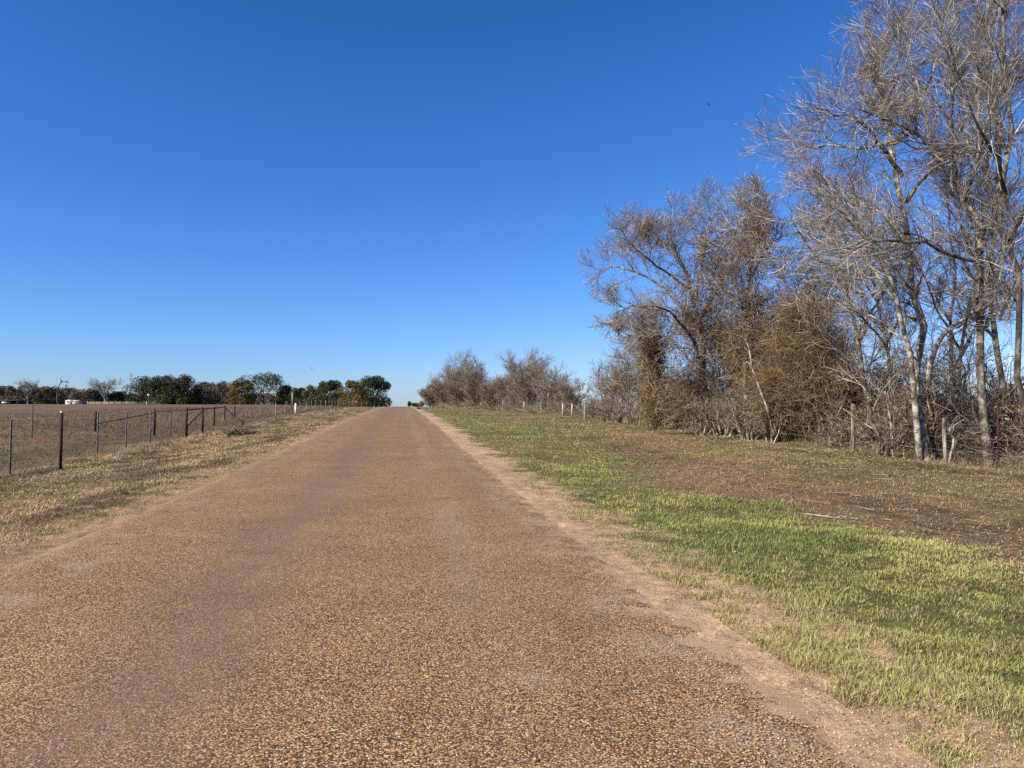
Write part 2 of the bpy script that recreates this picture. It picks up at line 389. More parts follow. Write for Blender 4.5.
# green verge on the right
x, y = sample(800000, (2.35, 14.5), 2.6, 210, 1.7)
sand, g, dirt, lg, n1, n2, n3 = masks(x, y)
tuft = fbm(x, y, .22, 2, 21)
keep = rng.random(len(x)) < np.clip(g*1.5 - sand*.96, 0, 1)*(.25 + 1.0*ss(.3, .62, tuft))*(.45 + .8*ss(.28, .55, n1))
x, y = x[keep], y[keep]; n1, tuft = n1[keep], tuft[keep]; n = len(x)
d = np.hypot(x, y)
h = (.014 + .034*rng.random(n)**1.4)*(.55 + 1.0*tuft)*(.75 + .7*ss(.35, .7, n1)); w = np.maximum(.0045, .00072*d)*(.7 + .6*rng.random(n))
yel = ss(.34, .60, fbm(x*.8, y*1.3, 1.3, 4, 33))*(.35 + .65*rng.random(n)) * (1 - .3*ss(12, 30, y))
dry = (rng.random(n) < .10 + .38*(1 - ss(2.8, 3.7, x)) + .25*ss(.55, .7, fbm(x, y, .7, 3, 91)))
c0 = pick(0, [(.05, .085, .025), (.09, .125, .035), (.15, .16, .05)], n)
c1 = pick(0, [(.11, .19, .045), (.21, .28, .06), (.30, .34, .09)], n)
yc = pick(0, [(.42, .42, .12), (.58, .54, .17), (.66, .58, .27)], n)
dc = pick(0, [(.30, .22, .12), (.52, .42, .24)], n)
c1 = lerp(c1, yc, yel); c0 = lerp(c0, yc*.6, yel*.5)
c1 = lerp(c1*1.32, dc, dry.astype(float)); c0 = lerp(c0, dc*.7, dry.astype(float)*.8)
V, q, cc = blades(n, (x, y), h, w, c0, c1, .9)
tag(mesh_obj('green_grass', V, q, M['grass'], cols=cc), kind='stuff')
# dry stubble both sides
Vs, Qs, Cs, off = [], [], [], 0
for (cnt, xr, y0, y1, pw) in ((190000, (2.5, 15.5), 3, 210, 1.6), (210000, (-9.8, -3.9), 7, 120, 1.5), (90000, (-40, -9.6), 15, 140, 1.5), (60000, (12.5, 17), 12, 90, 1.4)):
    x, y = sample(cnt, xr, y0, y1, pw)
    sand, g, dirt, lg, n1, n2, n3 = masks(x, y); tuft = fbm(x, y, .3, 2, 25)
    kp = np.clip(1 - sand*.88, 0, 1)*(.2 + 1.2*ss(.35, .6, tuft))*(1 - dirt*.55)*(1 - g*.5)
    keep = rng.random(cnt) < kp
    x, y, lg, tuft, n1, n3, g = (a[keep] for a in (x, y, lg, tuft, n1, n3, g)); n = len(x); d = np.hypot(x, y)
    field = x < -9.8
    edge = np.exp(-((x + 9.1)/.6)**2)
    h = (.02 + .05*rng.random(n))*(.6 + .9*tuft)*(1 + 1.4*edge)*(1 + .8*field); w = np.maximum(.004, .00062*d)*(.7 + .6*rng.random(n))
    tan = pick(0, [(.19, .14, .09), (.33, .25, .165), (.48, .38, .255), (.60, .50, .35)], n)
    tan = tan*np.array([1.12, 1.05, .93])*(.45 + .85*ss(.3, .68, fbm(x*1.4, y*.5, 1.1, 3, 77)))[:, None]
    if xr[0] > 0: tan = tan*np.array([.72, .72, .72])
    fld = pick(0, [(.07, .045, .03), (.13, .09, .06), (.22, .165, .105)], n)
    grn = pick(0, [(.08, .11, .03), (.15, .18, .06)], n)
    tan = lerp(tan, fld, field*.85)
    isg = (rng.random(n) < lg*.5 + .10*(x > 0) + .12*field*ss(.5, .6, n3)).astype(float)
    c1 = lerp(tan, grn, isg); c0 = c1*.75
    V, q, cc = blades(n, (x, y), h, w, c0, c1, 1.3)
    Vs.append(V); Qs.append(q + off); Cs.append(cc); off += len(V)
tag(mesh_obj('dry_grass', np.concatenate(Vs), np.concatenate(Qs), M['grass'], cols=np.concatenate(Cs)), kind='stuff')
# taller dead weeds by the left fence and the fence line on the right
Vs, Qs, Cs, off = [], [], [], 0
for (cnt, xr, y0, y1, pw, hh, pal) in ((30000, (-22, -12.3), 45, 150, 1.2, .6, [(.13, .08, .055), (.24, .17, .12), (.34, .27, .20)]),
                                      (9000, (-9.9, -9.0), 15, 45, 1.2, .28, [(.26, .19, .12), (.42, .34, .24)]),
                                      (17000, (13.9, 17.5), 14, 110, 1.3, .42, [(.14, .10, .065), (.28, .215, .14), (.40, .33, .23)])):
    x, y = sample(cnt, xr, y0, y1, pw); keep = rng.random(cnt) < ss(.35, .6, fbm(x, y, 1.3, 3, 44)); x, y = x[keep], y[keep]; n = len(x)
    d = np.hypot(x, y); h = hh*(.15 + rng.random(n)**1.6); w = np.maximum(.004, .00025*d)*(.6 + .8*rng.random(n))
    c1 = pick(0, pal, n)
    V, q, cc = blades(n, (x, y), h, w, c1*.8, c1, 1.1)
    Vs.append(V); Qs.append(q + off); Cs.append(cc); off += len(V)
tag(mesh_obj('dead_weeds', np.concatenate(Vs), np.concatenate(Qs), M['grass'], cols=np.concatenate(Cs)), kind='stuff')
# fallen leaves and bits of bark
x, y = sample(210000, (3.0, 16), 4, 60, 1.6)
sand, g, dirt, lg, n1, n2, n3 = masks(x, y)
keep = rng.random(len(x)) < (.15 + .85*dirt + .5*(x > 9))*(1 - .8*g)*ss(.25, .5, n1); x, y = x[keep], y[keep]
xl, yl = sample(16000, (-9, -4.2), 7, 50, 1.6); x = np.concatenate([x, xl]); y = np.concatenate([y, yl]); n = len(x)
d = np.hypot(x, y); s = np.maximum(.014, .0009*d)*(.5 + .9*rng.random(n))
ax = norm(rng.normal(size=(n, 3))*np.array([1, 1, .35])); bx = norm(np.cross(ax, norm(rng.normal(size=(n, 3))*np.array([.5, .5, 1]))))
ctr = np.stack([x, y, H(x, y) + .012 + .02*rng.random(n)], -1)
a_, b_ = ax*s[:, None], bx*(s*.45)[:, None]
V = np.stack([ctr - a_, ctr - b_, ctr + a_, ctr + b_], 1).reshape(-1, 3)
c1 = pick(0, [(.09, .055, .032), (.17, .115, .07), (.26, .19, .12), (.42, .34, .24)], n)
tag(mesh_obj('leaf_litter', V, np.arange(n*4).reshape(n, 4), M['litter'], cols=np.repeat(c1, 4, 0)), kind='stuff')
# loose chippings along the edges of the pavement
def pebbles(cnt):
    x1, y1 = sample(int(cnt*.6), (1.55, 3.1), 2.4, 26, 1.9)
    x2, y2 = sample(int(cnt*.25), (-4.7, -3.2), 5, 30, 1.6)
    x3, y3 = sample(int(cnt*.03), (-3.4, 1.8), 2.4, 14, 1.8)
    x = np.concatenate([x1, x2, x3]); y = np.concatenate([y1, y2, y3]); n = len(x)
    s = (.0028 + .0045*rng.random(n)**2)*(1 + .03*y)
    onroad = (x > ROAD_L + .05) & (x < ROAD_R - .05)
    umm = np.clip((x + .865)/3.205, -1, 1)
    z = np.where(onroad, PR(y) + .014 + .035*(1 - umm**2) - .066*ss(.83, 1.05, abs(umm)), np.maximum(H(x, y), np.where(np.abs(umm) < 1, PR(y) - .01, -9)))
    tt = np.array([(1, 0, 0), (0, 1, 0), (-1, 0, 0), (0, -1, 0), (0, 0, 1), (0, 0, -1)], float)
    Vv = tt[None]*(.7 + .6*rng.random((n, 6, 1))); a = rng.random(n)*6.28
    ca, sa = np.cos(a)[:, None], np.sin(a)[:, None]
    Vv = np.stack([Vv[..., 0]*ca - Vv[..., 1]*sa, Vv[..., 0]*sa + Vv[..., 1]*ca, Vv[..., 2]*.7], -1)*s[:, None, None]
    Vv = Vv + np.stack([x, y, z + s*.45], -1)[:, None]
    tri = np.array([(0, 1, 4), (1, 2, 4), (2, 3, 4), (3, 0, 4), (1, 0, 5), (2, 1, 5), (3, 2, 5), (0, 3, 5)])
    return Vv.reshape(-1, 3), (np.arange(n)[:, None, None]*6 + tri[None]).reshape(-1, 3)
V, q = pebbles(15000)
tag(mesh_obj('loose_gravel', V, q, M['pebble']), kind='stuff')

# ------------------------------------------------------------------ tree machinery
def rot_dirs(D, ang, az):
    ref = np.where(np.abs(D[:, 2:3]) > .9, np.array([[1., 0, 0]]), np.array([[0, 0, 1.]]))
    U = norm(np.cross(D, ref)); W = np.cross(D, U)
    return norm(D*np.cos(ang)[:, None] + (U*np.cos(az)[:, None] + W*np.sin(az)[:, None])*np.sin(ang)[:, None])
def grow_lines(start, D, L, K, wander, up):
    n = len(start); P = np.empty((n, K, 3)); P[:, 0] = start; d = D.copy(); st = (L/(K - 1))[:, None]
    for k in range(1, K):
        d = norm(d + rng.normal(size=(n, 3))*wander + np.array([0, 0, up])); P[:, k] = P[:, k-1] + d*st
    return P
def children(P, r, n_per, t0, t1, ang, lenf, radf, K=5, wander=.18, up=.04, taper=.25, apical=True):
    """branches off polylines P; lenf (lo,hi) metres, longer toward the base"""
    n, Kp, _ = P.shape
    if np.isscalar(n_per): cnt = np.full(n, int(n_per))
    else: cnt = n_per
    idx = np.repeat(np.arange(n), cnt); m_ = len(idx)
    t = t0 + (t1 - t0)*rng.random(m_)
    f = t*(Kp - 1); i = np.minimum(f.astype(int), Kp - 2); f = f - i
    st = P[idx, i]*(1 - f)[:, None] + P[idx, i+1]*f[:, None]
    D = norm(P[idx, i+1] - P[idx, i]); rr = r[idx, i]*(1 - f) + r[idx, i+1]*f
    nd = rot_dirs(D, ang*(.6 + .7*rng.random(m_)), rng.random(m_)*2*np.pi)
    L = (lenf[0] + (lenf[1] - lenf[0])*rng.random(m_))*(1.15 - .6*t)
    Q = grow_lines(st, nd, L, K, wander, up)
    r0 = np.maximum(rr*radf*(.7 + .5*rng.random(m_)), .0025)
    return Q, r0[:, None]*np.linspace(1, taper, K)[None]
def limb_set(limbs, K=12, jitter=.05):
    P = []; r = []
    for pts, r0, r1 in limbs:
        p = spline(pts, K); L = np.linalg.norm(p[-1] - p[0])
        p[1:-1] += rng.normal(size=(K-2, 3))*jitter*L/K*1.5
        P.append(p); r.append(r0 + (r1 - r0)*np.linspace(0, 1, K)**.8)
    return np.array(P), np.array(r)
def bare_tree(name, label, cat, loc, limbs, bark='bark_mid', twig='twig', group=None, b1=9, b2=7, b3=7, b4=3, L1=(1.6, 3.2), L2=(.7, 1.5), L3=(.35, .85), L4=(.12, .4), minr=.007, up=.05, t0=.25, jitter=.05):
    e = empty(name, loc, label, cat, group)
    P, r = limb_set(limbs, jitter=jitter)
    Lm = np.linalg.norm(P[:, -1] - P[:, 0], axis=1); cnt = np.maximum(2, (b1*Lm/Lm.max()).round().astype(int))
    P1, r1 = children(P, r, cnt, t0, 1, .85, L1, .55, 8, .16, up)
    ti = P[:, -1]; 
    A = Acc(); tubes(P, r, 8, A, .10); tubes(P1, np.maximum(r1, minr*1.3), 5, A, .08); V, q = A.get(); mesh_obj('trunk', V, q, M[bark], e, smooth=True)
    PA, rA = np.concatenate([P1]), r1
    P2, r2 = children(PA, rA, b2, .15, 1, .72, L2, .6, 6, .11, up)
    P3, r3 = children(P2, r2, b3, .1, 1, .62, L3, .7, 4, .10, up)
    P2b, r2b = children(P, r, (cnt*1.2).astype(int), .45, 1, .8, L2, .3, 6, .11, up)
    P3b, r3b = children(P2b, r2b, b3, .1, 1, .62, L3, .7, 4, .10, up)
    P3 = np.concatenate([P3, P3b]); r3 = np.concatenate([r3, r3b])
    A = Acc(); tubes(P2, np.maximum(r2, minr), 4, A); tubes(P2b, np.maximum(r2b, minr), 4, A); tubes(P3, np.maximum(r3, minr*.72), 3, A)
    if b4:
        P4, r4 = children(P3, r3, b4, .1, 1, .65, L4, .7, 3, .12, up); tubes(P4, np.maximum(r4, minr*.55), 3, A)
    V, q = A.get(); mesh_obj('crown', V, q, M[twig], e)
    return e
def strands(acc, ctr, rad, n, L=(.4, 1.3), r=.006, drop=-.07, wander=.36, K=5, shell=.3, density=None):
    v = norm(rng.normal(size=(n, 3)))*(rng.random(n)**shell)[:, None]
    st = np.array(ctr) + v*np.array(rad)
    D = norm(rng.normal(size=(n, 3))*np.array([.5, .5, 1.]) + np.array([0, 0, .3]))
    LL = L[0] + (L[1] - L[0])*rng.random(n)
    P = grow_lines(st, D, LL, K, wander, drop); rr = np.full((n, K), r)*(.7 + .7*rng.random((n, 1)))
    tubes(P, rr, 3, acc)
def leaves_q(ctrs, s):
    n = len(ctrs); a = norm(rng.normal(size=(n, 3))); b = norm(np.cross(a, rng.normal(size=(n, 3))))
    s = s*(.6 + .8*rng.random(n)); a = a*s[:, None]; b = b*(s*.6)[:, None]
    return np.stack([ctrs - a, ctrs - b, ctrs + a, ctrs + b], 1).reshape(-1, 3), np.arange(n*4).reshape(n, 4)
def vine_part(e, blobs, leaf=0, mat='vine', r=.006, L=(.4, 1.3)):
    A = Acc()
    for c_, rad, n in blobs: strands(A, c_, rad, n, L=L, r=r)
    V, q = A.get(); o = mesh_obj('vines', V, q, M[mat], e)
    if leaf:
        cs = []
        for c_, rad, n in blobs:
            k = int(n*leaf); v = norm(rng.normal(size=(k, 3)))*(rng.random(k)**.33)[:, None]; cs.append(np.array(c_) + v*np.array(rad))
        V, q = leaves_q(np.concatenate(cs), .032); mesh_obj('dead_leaves', V, q, M['leaf_brown'], e)
    return o

# ------------------------------------------------------------------ the big bare trees on the right
def L_(d, *pts):     # guide polyline: (px, py, extra distance)
    return [P3(p[0], p[1], d + (p[2] if len(p) > 2 else 0)) for p in pts]
def rooted(d, px, *pts):
    return [G3(px, d) - np.array((0, 0, .15))] + L_(d, *pts)

d = 21
bare_tree('hackberry_tree', 'tall bare tree with twin mottled pale trunks standing behind the thin white stakes', 'tree', G3(924, d), [
    (rooted(d, 926, (921, 400), (917, 320, .2), (914, 250, .4), (905, 170, .6), (893, 100, .8), (888, 66, 1), (890, 30, 1.2)), .14, .03),
    (rooted(d, 919, (915, 400, -.3), (906, 330, -.6), (890, 270, -.9), (870, 237, -1.1), (844, 210, -1.3), (824, 202, -1.4)), .10, .02),
    (L_(d, (923, 400), (936, 350, -.5), (960, 322, -1.1), (985, 308, -1.8), (1010, 300, -2.4)), .09, .02),
    (L_(d, (914, 250, .4), (890, 215, 1.2), (866, 202, 2.0), (840, 185, 2.6), (818, 180, 3)), .07, .012),
    (L_(d, (905, 170, .6), (885, 140, -.3), (862, 118, -1.0), (846, 114, -1.5), (822, 104, -2.0)), .075, .012),
    (L_(d, (900, 140, .6), (925, 100, 1.2), (945, 50, 1.8), (955, -5, 2.2)), .07, .015),
    (L_(d, (893, 100, .8), (882, 80, .3), (876, 66, -.2), (880, 48, -.6)), .05, .012),
    (L_(d, (917, 320, .2), (895, 300, .9), (872, 262, 1.6), (842, 250, 2.1), (818, 262, 2.5)), .06, .01),
    (L_(d, (910, 200, .6), (938, 165, -.8), (970, 120, -1.6), (990, 70, -2.2)), .065, .012),
    ], bark='bark_pale', b1=21, b2=8, b3=5, b4=2, L1=(.8, 2.3), L2=(.5, 1.3), L3=(.35, 1.0), minr=.0055)
d = 19.5
bare_tree('hackberry_tree', 'tall bare tree with single dark trunk and long pale limb reaching left', 'tree', G3(985, d), [
    (rooted(d, 988, (984, 400), (980, 330, .1), (985, 255, .2), (968, 195, .3), (948, 160, .3), (925, 130, .2), (893, 118, 0), (862, 104, -.4)), .12, .02),
    (L_(d, (985, 262, .2), (960, 255, -.5), (920, 242, -1.2), (880, 240, -1.8), (846, 247, -2.3)), .065, .012),
    (L_(d, (983, 250, .2), (1000, 200, .8), (1008, 130, 1.2), (1000, 60, 1.6), (985, -20, 2)), .11, .02),
    (L_(d, (948, 160, .3), (935, 120, .8), (922, 75, 1.2), (914, 40, 1.6), (912, 12, 1.9)), .06, .012),
    (L_(d, (968, 195, .3), (985, 150, -.6), (1002, 95, -1.2), (1030, 50, -1.6)), .07, .015),
    (L_(d, (920, 128, .2), (870, 145, 1.2), (835, 142, 2.1), (812, 145, 2.8), (796, 136, 3.2)), .055, .008),
    (L_(d, (984, 330, .1), (1005, 300, .6), (1030, 260, 1.1)), .06, .02),
    (L_(d, (960, 180, .3), (958, 120, -.3), (960, 60, -.5), (945, 0, -.8)), .07, .015),
    ], bark='bark_mid', b1=21, b2=8, b3=5, b4=2, L1=(.8, 2.3), L2=(.5, 1.3), L3=(.35, 1.0), minr=.0055)
d = 17.5
bare_tree('hackberry_tree', 'tall bare tree standing at the right edge of the photo with branches leaving the frame', 'tree', G3(1030, d), [
    (rooted(d, 1030, (1024, 380), (1017, 290, .2), (1012, 200, .4), (1016, 110, .6), (1008, 40, .8), (1002, -40, 1)), .085, .03),
    (L_(d, (1012, 200, .4), (1000, 150, -.4), (978, 110, -.9), (962, 50, -1.4)), .06, .012),
    (L_(d, (1014, 240, .3), (1040, 180, .6), (1065, 100, .9), (1080, 20, 1)), .09, .02),
    (L_(d, (1019, 300, .2), (1000, 270, .9), (985, 240, 1.6)), .04, .01),
    (L_(d, (1012, 150, .5), (995, 90, 1.2), (975, 30, 1.8)), .05, .012),
    ], bark='bark_dark', b1=11, b2=7, b3=6, b4=3, L1=(1.0, 2.3), L2=(.6, 1.2), minr=.005)
d = 27
bare_tree('hackberry_tree', 'grey bare tree far back between the brown vine mound and the twin-trunked tree', 'tree', G3(872, d), [
    (rooted(d, 875, (868, 400), (860, 340, .3), (850, 290, .5), (838, 240, .8), (832, 190, 1)), .12, .02),
    (L_(d, (860, 340), (880, 300, .7), (905, 265, 1.4)), .07, .015),
    (L_(d, (850, 290), (825, 262, -.7), (800, 230, -1.3), (790, 200, -1.6)), .06, .012),
    (L_(d, (864, 370), (838, 350, .7), (812, 320, 1.5)), .05, .012),
    ], bark='bark_dark', b1=13, b2=7, b3=6, b4=2, L1=(1.2, 2.6), L2=(.6, 1.3), minr=.006)
d = 25
bare_tree('hackberry_tree', 'slim bare tree with dark trunk seen in the blue gap left of the dark-trunked tree', 'tree', G3(955, d), [
    (rooted(d, 957, (955, 400), (950, 330, .2), (958, 260, .4), (950, 190, .6)), .10, .02),
    (L_(d, (953, 370), (975, 330, -.7), (1000, 290, -1.4)), .05, .012),
    (L_(d, (951, 320), (930, 280, .7), (905, 255, 1.3)), .05, .012),
    ], bark='bark_dark', b1=12, b2=6, b3=6, b4=2, L1=(1.0, 2.2), L2=(.6, 1.2))
d = 23.5
bare_tree('hackberry_tree', 'slender grey bare tree between the two big right-hand trees, leaning right', 'tree', G3(962, d), [
    (rooted(d, 950, (952, 410), (962, 350, .2), (975, 290, .4), (985, 230, .6), (982, 170, .7)), .085, .015),
    (L_(d, (962, 350), (940, 310, -.6), (925, 270, -1.1), (908, 240, -1.4)), .045, .01), (L_(d, (975, 290), (1000, 255, .6), (1018, 215, 1.1)), .045, .01),
    (L_(d, (985, 230, .6), (965, 195, .2), (950, 150, 0)), .035, .008)], bark='bark_mid', b1=15, b2=8, b3=6, b4=2, L1=(.9, 2.3), L2=(.6, 1.2), minr=.0055)
d = 25.5
bare_tree('hackberry_tree', 'thin many-limbed bare tree just left of the twin-trunked tree and behind it', 'tree', G3(893, d), [
    (rooted(d, 896, (894, 410), (890, 350, .2), (878, 300, .4), (872, 250, .6), (868, 205, .7)), .085, .015),
    (L_(d, (890, 350), (868, 322, -.6), (840, 300, -1.1), (818, 292, -1.4)), .045, .01), (L_(d, (878, 300), (852, 262, .6), (830, 225, 1.1)), .045, .01),
    (L_(d, (890, 340), (910, 300, .5), (918, 262, .9)), .04, .01)], bark='bark_dark', b1=15, b2=8, b3=6, b4=2, L1=(.9, 2.4), L2=(.6, 1.2), minr=.006)
d = 22
bare_tree('hackberry_tree', 'bare grey tree behind the tree at the right edge filling the upper right corner', 'tree', G3(1012, d), [
    (rooted(d, 1008, (1006, 400), (1002, 320, .2), (1000, 240, .4), (992, 160, .6), (985, 90, .8), (990, 20, 1)), .11, .02),
    (L_(d, (1002, 320), (1022, 270, -.6), (1040, 220, -1.1)), .05, .012), (L_(d, (1000, 240), (975, 205, .7), (960, 165, 1.3)), .05, .01),
    (L_(d, (992, 160, .6), (1012, 110, .3), (1024, 50, 0)), .05, .01), (L_(d, (995, 180, .5), (970, 130, -.4), (952, 90, -.9)), .045, .01)], bark='bark_mid', b1=16, b2=8, b3=6, b4=3, L1=(.9, 2.3), L2=(.6, 1.2), minr=.005)
d = 35
e = bare_tree('vine_covered_tree', 'wide bare tree leaning left with brown vines hanging through its middle', 'tree', G3(708, d), [
    (rooted(d, 712, (705, 380), (700, 330, .2), (693, 290, .4), (676, 252, .7), (660, 236, 1), (650, 224, 1.1)), .19, .02),
    (L_(d, (704, 370), (690, 335, -.8), (666, 310, -1.8), (638, 305, -2.6), (616, 312, -3.2)), .09, .012),
    (L_(d, (700, 330), (670, 292, .8), (642, 274, 1.8), (616, 266, 2.5), (600, 270, 3)), .09, .012),
    (L_(d, (693, 290, .4), (660, 266, -.8), (640, 250, -1.5), (626, 238, -2.1)), .07, .012),
    (L_(d, (696, 300, .3), (706, 250, .8), (712, 220, 1.1), (706, 196, 1.3)), .09, .012),
    (L_(d, (700, 320, .2), (728, 270, -.7), (738, 230, -1.2), (735, 205, -1.5)), .08, .012),
    (L_(d, (686, 270, .5), (672, 235, -.4), (678, 212, -.8)), .05, .012),
    (L_(d, (706, 380), (680, 350, 1.1), (654, 330, 2.1), (630, 335, 3)), .06, .012),
    ], bark='bark_mid', b1=18, b2=8, b3=6, b4=3, L1=(1.0, 2.4), L2=(.6, 1.3), minr=.006)
c = lambda px, py, dd: tuple(P3(px, py, dd))
vine_part(e, [(c(712, 300, d), (1.3, 1.4, 2.6), 950), (c(700, 345, d), (1.6, 1.4, 2.2), 900), (c(722, 262, d), (1.0, 1, 1.9), 550), (c(690, 400, d), (1.8, 1.2, 1.4), 800), (c(645, 228, d+1), (.5, .5, .45), 260)], leaf=.5, r=.008)
d = 32
e = bare_tree('vine_covered_tree', 'narrow bare tree wrapped in brown vine reaching above the brown mound', 'tree', G3(748, d), [
    (rooted(d, 748, (746, 380), (748, 310, .2), (752, 260, .3), (762, 215, .5), (768, 190, .6)), .14, .015),
    (L_(d, (748, 320), (735, 280, -.6), (720, 240, -1)), .06, .01),
    (L_(d, (750, 280), (768, 250, .6), (785, 225, 1.1), (798, 218, 1.3)), .06, .01),
    (L_(d, (752, 255), (742, 220, .5), (745, 192, .8)), .05, .01),
    (L_(d, (750, 300), (776, 285, -.7), (800, 262, -1.2)), .05, .01),
    ], bark='bark_mid', b1=12, b2=7, b3=7, b4=2, L1=(.8, 1.9), L2=(.5, 1.1), minr=.009)
vine_part(e, [(c(750, 270, d), (.75, .7, 2.3), 700), (c(748, 345, d), (.9, .8, 2.0), 800), (c(762, 222, d), (.5, .5, .8), 300)], leaf=.5, r=.0075)
d = 40
e = bare_tree('vine_covered_tree', 'shorter tree smothered in dark brown vine near the gap in the hedgerow', 'tree', G3(652, d), [
    (rooted(d, 655, (653, 390), (652, 350, .2), (648, 322, .3)), .14, .02),
    (L_(d, (653, 380), (632, 352, .7), (615, 335, 1.2)), .06, .01), (L_(d, (652, 360), (668, 335, -.7), (676, 320, -1.1)), .06, .01),
    ], bark='bark_dark', b1=12, b2=7, b3=7, b4=2, L1=(.9, 2.0), L2=(.5, 1.1), minr=.01)
vine_part(e, [(c(652, 352, d), (.75, .7, 1.5), 1100), (c(655, 400, d), (.75, .8, 1.8), 1200), (c(646, 334, d), (.6, .6, .6), 300)], leaf=.6, r=.009)
for px, dd, w, h, n, lab in (
    (880, 22.8, 3.4, 4.6, 7, 'open many-stemmed bare sapling arching beside the thin pale stakes'),
    (942, 21.6, 3.2, 4.2, 7, 'open arching sapling between the twin-trunked and the dark-trunked tree'),
    (1006, 19.6, 3.0, 4.4, 7, 'open arching sapling right of the rusty stake at the right edge')):
    P_ = G3(px, dd); SAP = globals().setdefault('SAP', []); SAP.append((P_, w, h, n, lab))
# the brown mound of vine
d = 30
e = empty('vine_mound', G3(800, d), 'big rounded mound of tangled brown vine beside the road-side trees', 'bush')
P, r = limb_set([(rooted(d, 790 + k*9, (788 + k*12, 400, k*.3 - .5), (780 + k*14, 350 + 4*k*k % 20, .4 - k*.2)), .07, .02) for k in range(5)])
A = Acc(); tubes(P, r, 6, A, .1); V, q = A.get(); mesh_obj('stems', V, q, M['bark_mid'], e, smooth=True)
vine_part(e, [(c(806, 392, d), (1.9, 1.6, 1.8), 5200), (c(800, 345, d), (1.2, 1.1, 1.7), 2200), (c(838, 402, d), (1.0, 1.1, 1.2), 1300), (c(776, 400, d), (1.0, 1.2, 1.3), 1400), (c(815, 318, d), (.8, .8, .9), 600), (c(842, 360, d), (.8, .8, 1.2), 650), (c(790, 315, d), (.5, .6, .8), 350)], leaf=.3, r=.0055, L=(.5, 1.5))
shrub_later = True

# ------------------------------------------------------------------ shrubs and thicket along the right fence line
def shrub(name, label, loc, w, h, stems, twig='cane', bark='bark_mid', dens=1.0, cat='bush', group=None, minr=.008, leaf=0, leafmat='leaf_brown'):
    e = empty(name, loc, label, cat, group); loc = np.array(loc)
    limbs = []
    for k in range(stems):
        a = rng.random()*6.28; rr = rng.random()**.6*w*.5; top = loc + np.array((math.cos(a)*rr, math.sin(a)*rr, h*(.65 + .35*rng.random())*(1 - .35*(rr/(w*.5))**2)))
        b0 = loc + np.array((math.cos(a)*rr*.25, math.sin(a)*rr*.25, -.08)); mid = b0*.45 + top*.55 + rng.normal(size=3)*.12*h*.3
        limbs.append(([b0, mid, top], .018 + .010*h*rng.random(), .007))
    P, r = limb_set(limbs, K=8, jitter=.12)
    A = Acc(); tubes(P, np.maximum(r, minr*1.2), 5, A, .1); V, q = A.get(); mesh_obj('stems', V, q, M[bark], e, smooth=True)
    P1, r1 = children(P, r, int(9*dens), .15, 1, .8, (.25*h, .5*h), .55, 5, .22, .05)
    P2, r2 = children(P1, r1, 7, .1, 1, .8, (.1*h, .26*h), .7, 4, .22, .03)
    P3_, r3 = children(P2, r2, 3, .1, 1, .8, (.06*h, .14*h), .7, 3, .22, .02)
    A = Acc(); tubes(P1, np.maximum(r1, minr), 4, A); tubes(P2, np.maximum(r2, minr*.8), 3, A); tubes(P3_, np.maximum(r3, minr*.65), 3, A)
    V, q = A.get(); mesh_obj('twigs', V, q, M[twig], e)
    if leaf:
        pts = P2[:, -1][rng.integers(0, len(P2), leaf)] + rng.normal(size=(leaf, 3))*.06*h
        V, q = leaves_q(pts, .028); mesh_obj('leaves', V, q, M[leafmat], e)
    return e
for px, dd, w, h, n, lab in (
    (838, 27, 3.0, 2.3, 16, 'grey twiggy bush between the brown vine mound and the wooden post'),
    (868, 24, 2.6, 1.9, 14, 'low tangled bush just right of the wooden fence post'),
    (905, 22.5, 2.4, 1.6, 12, 'low bare bush at the foot of the twin-trunked tree'),
    (950, 20.5, 2.6, 1.9, 14, 'pale twiggy bush right of the twin-trunked tree'),
    (990, 18.8, 2.6, 2.1, 14, 'tangled bare bush at the foot of the dark-trunked tree'),
    (1018, 17.3, 2.4, 1.7, 13, 'low bare bush at the right edge of the photo'),
    (735, 33.5, 3.2, 2.6, 18, 'dense grey bush in front of the narrow vine-wrapped tree'),
    (768, 30.5, 2.8, 2.0, 15, 'pale twiggy bush at the left foot of the brown vine mound'),
    (690, 38, 3.4, 3.4, 18, 'tall brown bush under the wide leaning tree'),
    (672, 41, 3.0, 2.6, 16, 'brown bush left of the foot of the wide leaning tree'),
    (636, 42, 2.6, 5.0, 13, 'slender grey bush with upright stems left of the dark vine-smothered tree'),
    (622, 45, 2.6, 3.6, 13, 'low grey bush under the left branches of the leaning tree'),
    (606, 50, 2.2, 4.4, 10, 'open grey bush with a tall spindly top beside the gap in the hedgerow'),
    (596, 57, 2.5, 1.7, 12, 'small bush just right of the lone pale post')):
    shrub('thicket_bush', lab, G3(px, dd + 2.2), w, h, n, group='bushes along the right fence line', leaf=250, minr=.006 + dd*.00007, dens=.62 if px > 830 else .85)
for P_, w, h, n, lab in SAP: shrub('arching_sapling', lab, P_, w, h, n, group='bushes along the right fence line', dens=.55, bark='bark_dark', minr=.0065)
for px, dd, w, h, n, lab in (
    (770, 29.3, 1.6, 1.7, 9, 'pale grey scrub at the front left foot of the brown mound'),
    (748, 30.6, 2.0, 2.2, 12, 'pale grey scrub right under the narrow vine-wrapped tree'),
    (722, 32.6, 2.2, 2.0, 12, 'pale tangled scrub in front of the wide leaning tree'),
    (700, 34.4, 2.2, 1.8, 11, 'low pale scrub left of the foot of the wide leaning tree'),
    (840, 26.3, 1.8, 1.0, 8, 'low pale scrub at the right foot of the brown mound')):
    shrub('pale_scrub', lab, G3(px, dd), w, h, n, group='bushes along the right fence line', leaf=60, minr=.0085, dens=.7, bark='bark_pale')
